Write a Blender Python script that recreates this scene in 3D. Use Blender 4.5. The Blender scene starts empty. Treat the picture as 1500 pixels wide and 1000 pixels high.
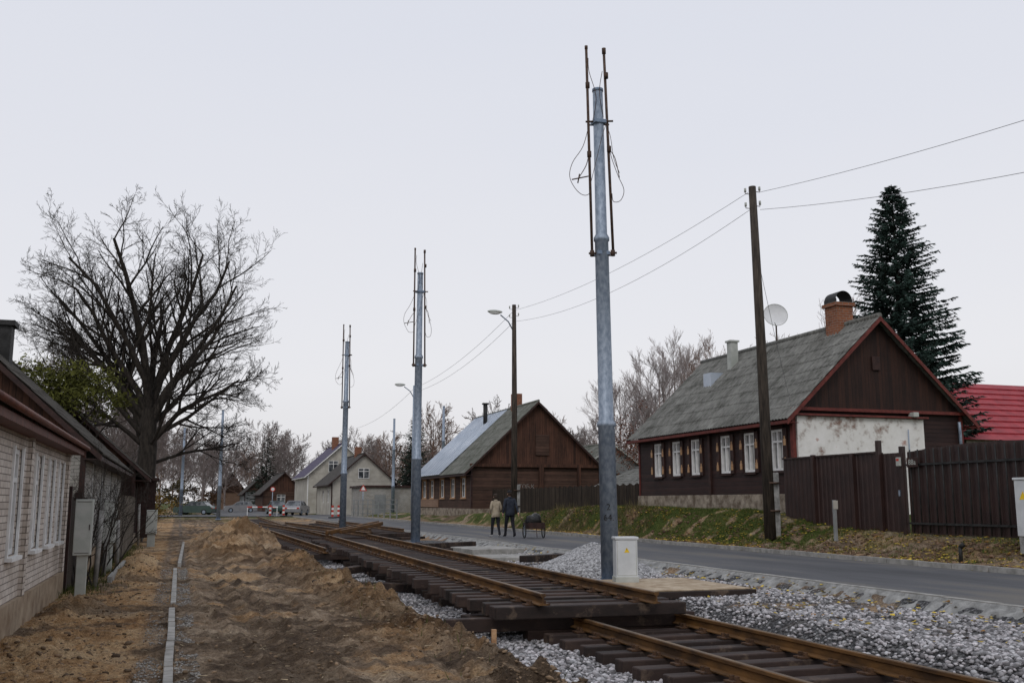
import bpy, math, random
import numpy as np
from mathutils import Vector, Matrix
random.seed(7); rng=np.random.default_rng(7)
sc=bpy.context.scene
COL=sc.collection
# ------------------------------------------------------------------ noise
def _h(i,j,s):
    h=(i*374761393+j*668265263+s*974711)&0xffffffff
    h=((h^(h>>13))*1274126177)&0xffffffff
    h=h^(h>>16)
    return h/4294967295.0
def vn(x,y,s=0):
    x=np.asarray(x,float);y=np.asarray(y,float)
    xi=np.floor(x).astype(np.int64);yi=np.floor(y).astype(np.int64)
    fx=x-xi;fy=y-yi;fx=fx*fx*(3-2*fx);fy=fy*fy*(3-2*fy)
    a=_h(xi,yi,s);b=_h(xi+1,yi,s);c=_h(xi,yi+1,s);d=_h(xi+1,yi+1,s)
    return (a*(1-fx)+b*fx)*(1-fy)+(c*(1-fx)+d*fx)*fy
def fbm(x,y,s=0,o=4):
    t=0;a=.5;w=0
    for k in range(o):
        t=t+a*vn(x*2**k+k*7.3,y*2**k+k*3.1,s+k);w+=a;a*=.5
    return t/w
def ss(a,b,x):
    t=np.clip((x-a)/(b-a),0,1);return t*t*(3-2*t)
# ------------------------------------------------------------------ materials
class N:
    def __init__(s,name):
        s.m=bpy.data.materials.new(name);s.m.use_nodes=True
        s.t=s.m.node_tree;s.n=s.t.nodes;s.b=s.n['Principled BSDF']
        s.tc=s.n.new('ShaderNodeTexCoord')
    def new(s,t,**k):
        n=s.n.new(t)
        for a,b in k.items():setattr(n,a,b)
        return n
    def l(s,a,b):s.t.links.new(a,b)
    def mapv(s,scale,src=None):
        m=s.new('ShaderNodeMapping');m.inputs['Scale'].default_value=scale
        s.l(src or s.tc.outputs['Object'],m.inputs['Vector']);return m.outputs[0]
    def noise(s,scale,vec=None,det=5,rough=.6):
        n=s.new('ShaderNodeTexNoise');n.inputs['Scale'].default_value=scale
        n.inputs['Detail'].default_value=det;n.inputs['Roughness'].default_value=rough
        s.l(vec or s.tc.outputs['Object'],n.inputs['Vector']);return n.outputs['Fac']
    def ramp(s,f,stops):
        r=s.new('ShaderNodeValToRGB');e=r.color_ramp.elements
        while len(e)<len(stops):e.new(.5)
        for k,(p,c) in enumerate(stops):
            e[k].position=p;e[k].color=(*c,1) if len(c)==3 else c
        s.l(f,r.inputs[0]);return r.outputs[0]
    def mix(s,f,a,b,mode='MIX'):
        m=s.new('ShaderNodeMix',data_type='RGBA',blend_type=mode)
        for sk,v in ((m.inputs[0],f),(m.inputs[6],a),(m.inputs[7],b)):
            if isinstance(v,(int,float)):sk.default_value=v
            elif isinstance(v,tuple):sk.default_value=(*v,1)
            else:s.l(v,sk)
        return m.outputs[2]
    def math(s,op,a,b=None):
        m=s.new('ShaderNodeMath',operation=op)
        for i,v in enumerate((a,b)):
            if v is None:continue
            if isinstance(v,(int,float)):m.inputs[i].default_value=v
            else:s.l(v,m.inputs[i])
        return m.outputs[0]
    def xyz(s):
        x=s.new('ShaderNodeSeparateXYZ');s.l(s.tc.outputs['Object'],x.inputs[0]);return x.outputs
    def bump(s,h,st,d=.02):
        b=s.new('ShaderNodeBump');b.inputs['Strength'].default_value=st;b.inputs['Distance'].default_value=d
        s.l(h,b.inputs['Height']);s.l(b.outputs[0],s.b.inputs['Normal'])
    def fin(s,col,rough=.8,metal=0.,spec=.3):
        if isinstance(col,tuple):s.b.inputs['Base Color'].default_value=(*col,1)
        else:s.l(col,s.b.inputs['Base Color'])
        s.b.inputs['Roughness'].default_value=rough;s.b.inputs['Metallic'].default_value=metal
        s.b.inputs['Specular IOR Level'].default_value=spec
        return s.m
def nm(name,c1,c2,scale=4,rough=.8,metal=0,bump=.3,st=(1,1,1),bd=.01,lo=.35,hi=.65,spec=.3):
    m=N(name);v=m.mapv(st);f=m.noise(scale,v)
    c=m.ramp(f,[(lo,c1),(hi,c2)])
    if bump:m.bump(m.noise(scale*3,v),bump,bd)
    return m.fin(c,rough,metal,spec)
def planks(name,c1,c2,w=.12,axis='h',rough=.8,groove=.3):
    m=N(name);x=m.xyz()
    co=x[2] if axis=='h' else m.math('ADD',x[0],x[1])
    q=m.math('DIVIDE',co,w);fr=m.math('FRACT',q);fl=m.math('FLOOR',q)
    wn=m.new('ShaderNodeTexWhiteNoise',noise_dimensions='1D');m.l(fl,wn.inputs['W'])
    st=(.6,.6,8) if axis=='h' else (8,8,.6)
    f=m.noise(2.2,m.mapv(st),6,.7)
    f2=m.noise(.9,None,4)
    a=m.math('ADD',m.math('MULTIPLY',f,.75),m.math('MULTIPLY',wn.outputs[0],.22))
    a=m.math('ADD',a,m.math('MULTIPLY',m.math('SUBTRACT',f2,.5),.5))
    c=m.ramp(a,[(.3,c1),(.72,c2)])
    g=m.ramp(fr,[(0,(groove,)*3),(.07,(1,1,1)),(.93,(1,1,1)),(1,(groove,)*3)])
    c=m.mix(1.,c,g,'MULTIPLY');m.bump(g,.6,.015)
    return m.fin(c,rough)
def bricks(name,c1,c2,mortar,bw=.25,rh=.085,ms=.008):
    m=N(name);x=m.xyz()
    cb=m.new('ShaderNodeCombineXYZ');m.l(m.math('ADD',x[0],x[1]),cb.inputs[0]);m.l(x[2],cb.inputs[1])
    b=m.new('ShaderNodeTexBrick');m.l(cb.outputs[0],b.inputs['Vector'])
    b.inputs['Scale'].default_value=1;b.inputs['Brick Width'].default_value=bw;b.inputs['Row Height'].default_value=rh
    b.inputs['Mortar Size'].default_value=ms;b.inputs['Mortar Smooth'].default_value=.3
    b.inputs['Color1'].default_value=(*c1,1);b.inputs['Color2'].default_value=(*c2,1);b.inputs['Mortar'].default_value=(*mortar,1)
    f=m.noise(1.3,None,6,.7);dirt=m.ramp(f,[(.3,(.66,.61,.55)),(.6,(1,1,1))])
    c=m.mix(.8,b.outputs['Color'],dirt,'MULTIPLY')
    f3=m.ramp(m.noise(14,None,3),[(.3,(.8,.8,.8)),(.7,(1.05,1.05,1.05))]);c=m.mix(1.,c,f3,'MULTIPLY')
    m.bump(b.outputs['Fac'],-.6,.008)
    return m.fin(c,.9)
M={}
M['galv']=nm('galvanised_steel',(.17,.215,.28),(.32,.375,.45),14,.5,.3,.08,(1,1,.6),spec=.5)
M['galv_d']=nm('galvanised_dull',(.15,.2,.28),(.22,.28,.36),9,.6,.2,.05)
M['rustrod']=nm('rusty_rod',(.04,.026,.02),(.1,.06,.042),12,.8)
M['rail']=nm('rusty_rail',(.055,.03,.015),(.2,.1,.033),6,.62,.3,.3,(1,.3,1),.004,spec=.3)
M['railtop']=nm('rail_head',(.075,.05,.032),(.18,.115,.055),6,.5,.5,.1,(1,.2,1))
def sleeper():
    m=N('creosote_sleeper');x=m.xyz()
    fl=m.math('FLOOR',m.math('DIVIDE',x[1],.56));wn=m.new('ShaderNodeTexWhiteNoise',noise_dimensions='1D');m.l(fl,wn.inputs['W'])
    f=m.noise(5,m.mapv((.5,3,1)),6,.7);f2=m.noise(2.1,None,6,.7)
    a=m.math('ADD',m.math('MULTIPLY',f,.6),m.math('MULTIPLY',wn.outputs[0],.3))
    c=m.ramp(a,[(.25,(.012,.009,.008)),(.5,(.038,.024,.02)),(.75,(.085,.053,.04))])
    d=m.ramp(f2,[(.56,(0,0,0)),(.66,(.7,.7,.7))]);c=m.mix(d,c,(.14,.1,.07))
    m.bump(f,.6,.012);return m.fin(c,.75)
M['sleeper']=sleeper()
M['plate']=nm('rusty_plate',(.04,.022,.014),(.11,.058,.03),14,.8)
M['concrete']=nm('concrete',(.2,.195,.18),(.36,.35,.33),5,.9,0,.4)
M['mortar']=nm('lean_concrete',(.17,.17,.165),(.33,.33,.32),6,.95,0,.9,bd=.02)
M['wpole']=nm('weathered_pole',(.022,.018,.015),(.075,.06,.047),6,.9,0,.6,(3,3,.3))
M['white']=nm('white_paint',(.6,.6,.59),(.78,.78,.77),5,.6,0,.05)
m=N('window_glass');f=m.noise(1.7,None,3);M['glass']=m.fin(m.ramp(f,[(.4,(.02,.025,.03)),(.6,(.13,.14,.15))]),.08,0,.6)
m=N('curtained_glass');f=m.noise(5,m.mapv((1,1,.2)),4);M['curt']=m.fin(m.ramp(f,[(.38,(.05,.055,.06)),(.5,(.2,.2,.2)),(.65,(.42,.42,.41))]),.12,0,.6)
M['dkwall']=planks('maroon_boards',(.014,.006,.006),(.04,.017,.014),.14,'h',.6)
M['dkwallv']=planks('brown_gable_boards',(.014,.007,.006),(.043,.018,.012),.13,'v',.75)
M['redtrim']=nm('red_trim',(.08,.016,.013),(.15,.032,.024),6,.6)
M['tan']=nm('tan_paint',(.3,.16,.08),(.5,.32,.18),10,.7)
M['dktrim']=nm('dark_trim',(.02,.009,.008),(.045,.02,.016),6,.6)
M['fence']=nm('brown_sheet_metal',(.022,.011,.01),(.038,.019,.016),2,.45,.1,.05,spec=.5)
M['stone']=nm('stone_foundation',(.12,.09,.065),(.36,.31,.25),3.5,.95,0,.9,bd=.03)
M['wbrick']=bricks('white_silicate_brick',(.68,.62,.56),(.55,.49,.44),(.2,.17,.15))
M['wbrick2']=bricks('grey_silicate_brick',(.42,.41,.38),(.34,.33,.31),(.18,.17,.16))
M['rbrick']=bricks('red_chimney_brick',(.28,.1,.045),(.2,.07,.035),(.25,.22,.19))
M['plinth']=nm('plinth_render',(.2,.14,.09),(.36,.29,.21),3,.95,0,.6)
M['rustmetal']=nm('rusty_gutter',(.07,.022,.014),(.14,.045,.028),5,.6)
M['oldwood']=planks('old_log_wall',(.03,.018,.013),(.1,.055,.04),.2,'h',.9)
M['oldwoodv']=planks('old_gable_boards',(.028,.015,.011),(.11,.05,.032),.15,'v',.9)
M['grwoodv']=planks('grey_fence_boards',(.07,.058,.045),(.19,.16,.125),.11,'v',.9,.15)
M['dkwoodv']=planks('dark_fence_boards',(.018,.013,.01),(.06,.045,.033),.12,'v',.9,.15)
M['tanwall']=planks('tan_wall',(.2,.12,.08),(.3,.2,.14),.15,'h',.8)
M['black']=nm('black_metal',(.01,.01,.01),(.03,.03,.03),5,.6)
M['metalroof']=nm('new_metal_roof',(.42,.48,.56),(.55,.6,.67),1,.4,.3,.02)
M['redroof']=nm('red_metal_tile',(.22,.012,.02),(.34,.028,.038),2,.5,.0,.02)
M['purproof']=nm('purple_roof',(.035,.026,.06),(.065,.05,.1),2,.7)
M['dkroof']=nm('dark_roof',(.025,.022,.02),(.07,.062,.055),3,.9)
M['cream']=nm('cream_wall',(.33,.31,.27),(.47,.45,.4),1,.9)
M['greywall']=nm('grey_wall',(.16,.17,.17),(.26,.27,.27),1,.9)
M['bark']=nm('bark',(.016,.013,.011),(.048,.04,.033),5,.95,0,.6,(2,2,.5))
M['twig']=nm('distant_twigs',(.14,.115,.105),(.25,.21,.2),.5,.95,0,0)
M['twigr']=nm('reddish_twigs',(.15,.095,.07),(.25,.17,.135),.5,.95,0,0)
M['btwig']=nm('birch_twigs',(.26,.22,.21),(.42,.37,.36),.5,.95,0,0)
M['wire']=nm('wire',(.12,.12,.13),(.2,.2,.21),5,.6,0,0)
M['car_g']=nm('car_paint_green',(.03,.06,.05),(.045,.075,.065),1,.25,0,0,spec=.5)
M['car_s']=nm('car_paint_silver',(.22,.22,.23),(.3,.3,.31),1,.25,.3,0,spec=.5)
M['tyre']=nm('tyre',(.012,.012,.012),(.03,.03,.03),5,.9)
M['red']=nm('sign_red',(.4,.03,.02),(.5,.05,.03),5,.5,0,0)
M['yellow']=nm('sign_yellow',(.75,.5,.02),(.85,.6,.04),5,.5,0,0)
M['cabinet']=nm('cabinet_plastic',(.5,.52,.53),(.6,.62,.63),3,.5,0,.03)
M['dish']=nm('dish_paint',(.6,.61,.62),(.7,.71,.72),3,.5,0,.03)
M['boxgrey']=nm('meter_box_grey',(.33,.35,.32),(.45,.46,.43),3,.6,0,.05)
M['chalk']=nm('faded_chalk',(.1,.085,.075),(.3,.28,.26),9,.9,0,0)
M['sandtop']=nm('sandy_slab',(.26,.19,.12),(.46,.38,.28),5,.95,0,.5)
M['skin']=nm('skin',(.42,.24,.17),(.5,.3,.22),10,.6,0,0)
M['beige']=nm('beige_jacket',(.3,.25,.18),(.4,.34,.26),10,.9,0,.3)
M['navy']=nm('navy_jacket',(.012,.016,.026),(.03,.036,.05),10,.85,0,.3)
M['trouser']=nm('dark_trousers',(.008,.009,.013),(.02,.02,.026),10,.9,0,.2)
M['hair']=nm('hair',(.02,.013,.01),(.05,.035,.025),30,.8)
M['shoe']=nm('shoe_white',(.5,.5,.5),(.6,.6,.6),10,.6)
M['bag']=nm('black_bags',(.008,.008,.008),(.025,.025,.025),7,.35,0,.6,bd=.03)
m=N('peeling_plaster');f=m.noise(1.6,None,8,.65);x=m.xyz()
g=m.math('ADD',f,m.math('MULTIPLY',m.noise(7,None,4),.2))
zz=m.math('MULTIPLY',m.math('SUBTRACT',x[2],3.2),.05);g=m.math('SUBTRACT',g,zz)
c=m.ramp(g,[(.42,(.24,.16,.13)),(.47,(.42,.38,.35)),(.54,(.66,.65,.62)),(.72,(.74,.73,.71)),(.8,(.4,.24,.2))]);m.bump(g,.5,.02);M['plaster']=m.fin(c,.9)
def asb(name,c1,c2,c3):
    m=N(name);f=m.noise(1.2,None,7,.7);f2=m.noise(9,m.mapv((.35,2,.35)),5,.7)
    a=m.math('ADD',m.math('MULTIPLY',f,.5),m.math('MULTIPLY',f2,.5))
    c=m.ramp(a,[(.36,c1),(.48,c2),(.62,c3)])
    x=m.xyz();w=m.math('FRACT',m.math('DIVIDE',x[1],1.13))
    g=m.ramp(w,[(0,(.62,.62,.62)),(.02,(1,1,1)),(1,(1,1,1))]);c=m.mix(.8,c,g,'MULTIPLY')
    m.bump(f2,.4,.01);return m.fin(c,.95)
M['asb']=asb('asbestos_roof',(.045,.045,.038),(.125,.125,.115),(.22,.22,.205))
M['asb2']=asb('mossy_roof',(.045,.05,.036),(.12,.125,.107),(.2,.2,.185))
M['asb3']=asb('old_dark_roof',(.02,.018,.015),(.05,.045,.038),(.09,.082,.07))
m=N('asphalt');f=m.noise(.6,m.mapv((1.5,.25,1)),6);f2=m.noise(60,None,2)
c=m.ramp(f,[(.3,(.055,.057,.062)),(.5,(.085,.087,.094)),(.62,(.125,.118,.108)),(.75,(.17,.15,.12))]);c=m.mix(.35,c,m.ramp(f2,[(.3,(.5,.5,.5)),(.7,(1.3,1.3,1.3))]),'MULTIPLY')
m.bump(f2,.3,.01);M['asphalt']=m.fin(c,.75)
# ground
m=N('ground_mix')
at=m.new('ShaderNodeAttribute',attribute_name='zone');sp=m.new('ShaderNodeSeparateColor');m.l(at.outputs['Color'],sp.inputs[0])
n1=m.noise(.55,None,8,.62);n2=m.noise(5,None,6,.65);n3=m.noise(30,None,5,.75)
n4=m.noise(3.0,m.mapv((2.5,.45,1)),6,.7)
a=m.math('ADD',m.math('MULTIPLY',n1,.45),m.math('MULTIPLY',n2,.3));a=m.math('ADD',a,m.math('MULTIPLY',n4,.25))
dirt=m.ramp(a,[(.39,(.085,.06,.042)),(.46,(.165,.118,.08)),(.52,(.25,.185,.127)),(.6,(.39,.31,.225))])
sand=m.ramp(a,[(.38,(.2,.11,.052)),(.47,(.4,.24,.115)),(.58,(.54,.38,.22))])
grass=m.ramp(a,[(.38,(.03,.04,.01)),(.49,(.058,.078,.018)),(.57,(.095,.105,.03)),(.64,(.15,.13,.06))])
vo=m.new('ShaderNodeTexVoronoi');vo.inputs['Scale'].default_value=24;m.l(m.tc.outputs['Object'],vo.inputs['Vector'])
gs=m.new('ShaderNodeSeparateColor');m.l(vo.outputs['Color'],gs.inputs[0])
grav=m.ramp(gs.outputs[0],[(0,(.1,.1,.105)),(.5,(.25,.25,.26)),(1,(.46,.46,.46))])
edge=m.ramp(vo.outputs['Distance'],[(0,(1.1,1.1,1.1)),(.5,(.35,.35,.35))]);grav=m.mix(1.,grav,edge,'MULTIPLY')
c=m.mix(sp.outputs[2],dirt,sand);c=m.mix(sp.outputs[0],c,grav);c=m.mix(sp.outputs[1],c,grass)
c=m.mix(.9,c,m.ramp(n3,[(.32,(.34,.32,.31)),(.46,(.9,.9,.9)),(.66,(1.45,1.45,1.45))]),'MULTIPLY')
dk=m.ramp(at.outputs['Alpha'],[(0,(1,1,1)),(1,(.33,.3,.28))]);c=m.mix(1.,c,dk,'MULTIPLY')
m.bump(m.math('ADD',n3,n2),1.,.06);M['ground']=m.fin(c,.95,0,.15)
def vcol(name,rough=.9,attr='Col'):
    m=N(name);a=m.new('ShaderNodeAttribute',attribute_name=attr)
    f=m.ramp(m.noise(25,None,3),[(.3,(.75,.75,.75)),(.7,(1.15,1.15,1.15))])
    return m.fin(m.mix(1.,a.outputs['Color'],f,'MULTIPLY'),rough,0,.2)
M['vcol']=vcol('scatter_colour')
# ------------------------------------------------------------------ mesh helpers
def fast(name,V,F,mat,col=None,smooth=False):
    V=np.asarray(V,np.float32);F=np.asarray(F,np.int32);k=F.shape[1]
    me=bpy.data.meshes.new(name);me.vertices.add(len(V));me.vertices.foreach_set('co',V.ravel())
    me.loops.add(F.size);me.loops.foreach_set('vertex_index',F.ravel())
    me.polygons.add(len(F));me.polygons.foreach_set('loop_start',np.arange(0,F.size,k,dtype=np.int32))
    me.update(calc_edges=True)
    if col is not None:
        ca=me.color_attributes.new('Col','FLOAT_COLOR','POINT');c=np.ones((len(V),4),np.float32);c[:,:col.shape[1]]=col
        ca.data.foreach_set('color',c.ravel())
    if smooth:me.polygons.foreach_set('use_smooth',np.ones(len(F),bool))
    me.materials.append(mat);o=bpy.data.objects.new(name,me);COL.objects.link(o);return o
def empty(name,loc=(0,0,0),rz=0,rx=0):
    e=bpy.data.objects.new(name,None);e.empty_display_size=.2;e.location=loc;e.rotation_euler=(rx,0,rz);COL.objects.link(e);return e
BF=[(0,3,2,1),(4,5,6,7),(0,1,5,4),(1,2,6,5),(2,3,7,6),(3,0,4,7)]
def bx(x0,x1,y0,y1,z0,z1):
    return [(x0,y0,z0),(x1,y0,z0),(x1,y1,z0),(x0,y1,z0),(x0,y0,z1),(x1,y0,z1),(x1,y1,z1),(x0,y1,z1)]
def tubev(pts,rad,n):
    V=[];F=[]
    pts=[Vector(p) for p in pts]
    up=None
    for i,p in enumerate(pts):
        d=(pts[min(i+1,len(pts)-1)]-pts[max(i-1,0)])
        if d.length<1e-6:d=Vector((0,0,1))
        d.normalize()
        if up is None:
            up=Vector((1,0,0)) if abs(d.x)<.8 else Vector((0,1,0))
        a=(up-d*up.dot(d));
        if a.length<1e-4:a=d.orthogonal()
        a.normalize();b=d.cross(a);up=a
        r=rad[i] if hasattr(rad,'__len__') else rad
        for k in range(n):
            t=2*math.pi*k/n;V.append(tuple(p+a*(math.cos(t)*r)+b*(math.sin(t)*r)))
    for i in range(len(pts)-1):
        for k in range(n):
            a0=i*n+k;a1=i*n+(k+1)%n;F.append((a0,a1,a1+n,a0+n))
    return V,F
class A:
    def __init__(s,name,loc=(0,0,0),rz=0,rx=0):
        s.e=empty(name,loc,rz,rx)
    def mesh(s,name,V,F,mat,smooth=False):
        me=bpy.data.meshes.new(name);me.from_pydata([tuple(v) for v in V],[],F);me.update()
        if smooth:
            me.polygons.foreach_set('use_smooth',np.ones(len(F),bool))
        me.materials.append(mat);o=bpy.data.objects.new(name,me);COL.objects.link(o);o.parent=s.e;return o
    def boxes(s,name,L,mat,bev=0):
        V=[];F=[]
        for b in L:
            n=len(V);V+=bx(*b);F+=[tuple(i+n for i in f) for f in BF]
        o=s.mesh(name,V,F,mat)
        if bev:
            md=o.modifiers.new('b','BEVEL');md.width=bev;md.segments=2
        return o
    def tubes(s,name,L,mat,n=8,smooth=True,cap=True):
        V=[];F=[]
        for pts,r in L:
            v,f=tubev(pts,r,n);o=len(V);V+=v;F+=[tuple(i+o for i in q) for q in f]
            if cap:
                F.append(tuple(o+i for i in range(n))[::-1]);F.append(tuple(o+len(v)-n+i for i in range(n)))
        o=s.mesh(name,V,F,mat,smooth)
        if smooth and cap:
            me=o.data
            for p in me.polygons:
                if len(p.vertices)==n and n>4:p.use_smooth=False
        return o
    def blob(s,name,c,r,mat,seg=16,ring=10,def_=None):
        V=[];F=[]
        for i in range(ring+1):
            ph=math.pi*i/ring
            for k in range(seg):
                t=2*math.pi*k/seg;p=Vector((math.sin(ph)*math.cos(t),math.sin(ph)*math.sin(t),math.cos(ph)))
                if def_:p=def_(p)
                V.append((c[0]+p.x*r[0],c[1]+p.y*r[1],c[2]+p.z*r[2]))
        for i in range(ring):
            for k in range(seg):F.append((i*seg+k,(i+1)*seg+k,(i+1)*seg+(k+1)%seg,i*seg+(k+1)%seg))
        return s.mesh(name,V,F,mat,True)
    def text(s,name,t,loc,size,rz,mat,rx=math.pi/2):
        c=bpy.data.curves.new(name,'FONT');c.body=t;c.size=size;c.align_x='CENTER';c.align_y='CENTER';c.extrude=.001
        c.materials.append(mat);o=bpy.data.objects.new(name,c);COL.objects.link(o);o.parent=s.e;o.location=loc;o.rotation_euler=(rx,0,rz);return o
def obox(p,d,inn,a0,a1,q0,q1,b0,b1):
    xs=[p[0]+d[0]*a+inn[0]*q for a in(a0,a1) for q in (q0,q1)];ys=[p[1]+d[1]*a+inn[1]*q for a in(a0,a1) for q in (q0,q1)]
    return (min(xs),max(xs),min(ys),max(ys),b0,b1)
def wall(S,name,p,d,L,z0,z1,holes,inn,mat,dep=.14):
    us=sorted(set([0,L]+[h[0] for h in holes]+[h[1] for h in holes]));zs=sorted(set([z0,z1]+[h[2] for h in holes]+[h[3] for h in holes]))
    V=[];F=[]
    def q(pts):
        n=len(V)
        for a,dd,z in pts:V.append((p[0]+d[0]*a+inn[0]*dd,p[1]+d[1]*a+inn[1]*dd,z))
        F.append((n,n+1,n+2,n+3))
    for i in range(len(us)-1):
        for j in range(len(zs)-1):
            cu=(us[i]+us[i+1])/2;cz=(zs[j]+zs[j+1])/2
            if any(h[0]<cu<h[1] and h[2]<cz<h[3] for h in holes):continue
            q([(us[i],0,zs[j]),(us[i+1],0,zs[j]),(us[i+1],0,zs[j+1]),(us[i],0,zs[j+1])])
    for a0,a1,b0,b1 in holes:
        q([(a0,0,b0),(a1,0,b0),(a1,dep,b0),(a0,dep,b0)]);q([(a0,0,b1),(a1,0,b1),(a1,dep,b1),(a0,dep,b1)])
        q([(a0,0,b0),(a0,0,b1),(a0,dep,b1),(a0,dep,b0)]);q([(a1,0,b0),(a1,0,b1),(a1,dep,b1),(a1,dep,b0)])
    return S.mesh(name,V,F,mat)
def windows(S,p,d,inn,holes,fr,gl,casing=None,cw=.09,shut=None,tag='window',ft=.055,fq=.05):
    fb=[];cb=[];sb=[];gb=[];st=[]
    for a0,a1,b0,b1 in holes:
        am=(a0+a1)/2;t=ft;bt=b0+(b1-b0)*.68
        for r in [(a0,a0+t,b0,b1),(a1-t,a1,b0,b1),(a0+t,a1-t,b0,b0+t),(a0+t,a1-t,b1-t,b1),(am-.035,am+.035,b0+t,b1-t),(a0+t,am-.035,bt,bt+.06),(am+.035,a1-t,bt,bt+.06)]:
            fb.append(obox(p,d,inn,r[0],r[1],fq,.1,r[2],r[3]))
        gb.append(obox(p,d,inn,a0,a1,.085,.13,b0,b1))
        if casing:
            for r in [(a0-cw,a0,b0-cw,b1+cw),(a1,a1+cw,b0-cw,b1+cw),(a0,a1,b1,b1+cw),(a0,a1,b0-cw,b0)]:
                cb.append(obox(p,d,inn,r[0],r[1],-.035,.01,r[2],r[3]))
            cb.append(obox(p,d,inn,a0-cw-.05,a1+cw+.05,-.09,0,b1+cw,b1+cw+.06))
            cb.append(obox(p,d,inn,a0-cw-.03,a1+cw+.03,-.08,0,b0-cw-.04,b0-cw))
        if shut:
            w=.2
            for s0 in (a0-cw-w-.01,a1+cw+.01):
                sb.append(obox(p,d,inn,s0,s0+w,-.05,-.002,b0-.02,b1+.02))
                for q in range(2):
                    z0=b0+.1+q*(b1-b0)*.52;st.append(obox(p,d,inn,s0+.035,s0+w-.035,-.066,-.05,z0,z0+.2));st.append(obox(p,d,inn,s0+.075,s0+w-.075,-.066,-.05,z0+.2,z0+.3))
    S.boxes(tag+'_frames',fb,fr);S.boxes(tag+'_glass',gb,gl)
    if cb:S.boxes(tag+'_casings',cb,casing)
    if sb:S.boxes('shutters',sb,shut);S.boxes('shutter_panels',st,M['tan'])
def roofside(S,name,xe,ze,xr,zr,y0,y1,mat,amp=.025,per=.177,rows=8):
    ny=max(2,int((y1-y0)/per*6)) if amp else 2
    V=[];F=[];dx=xr-xe;dz=zr-ze;l=math.hypot(dx,dz);nx,nz=-dz/l,dx/l
    if nz<0:nx,nz=-nx,-nz
    R=rows if amp else 1
    for r in range(R):
        t0=r/R;t1=(r+1)/R+ (.02 if r<R-1 else 0)
        for t,lift in((t0,.022 if amp else 0),(t1,0)):
            for j in range(ny+1):
                y=y0+(y1-y0)*j/ny;o=amp*math.sin(2*math.pi*y/per)+lift
                sg=.02*math.sin(y*1.3+xe)*math.sin(t*3.1)
                V.append((xe+dx*t+nx*o,y,ze+dz*t+nz*o+sg*1.5))
        b=r*2*(ny+1)
        for j in range(ny):F.append((b+j,b+j+1,b+ny+2+j,b+ny+1+j))
    return S.mesh(name,V,F,mat,bool(amp))
def gable(S,name,x0,x1,xr,zw,zr,y,mat):
    return S.mesh(name,[(x0,y,zw),(x1,y,zw),(xr,y,zr)],[(0,1,2)],mat)
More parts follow.
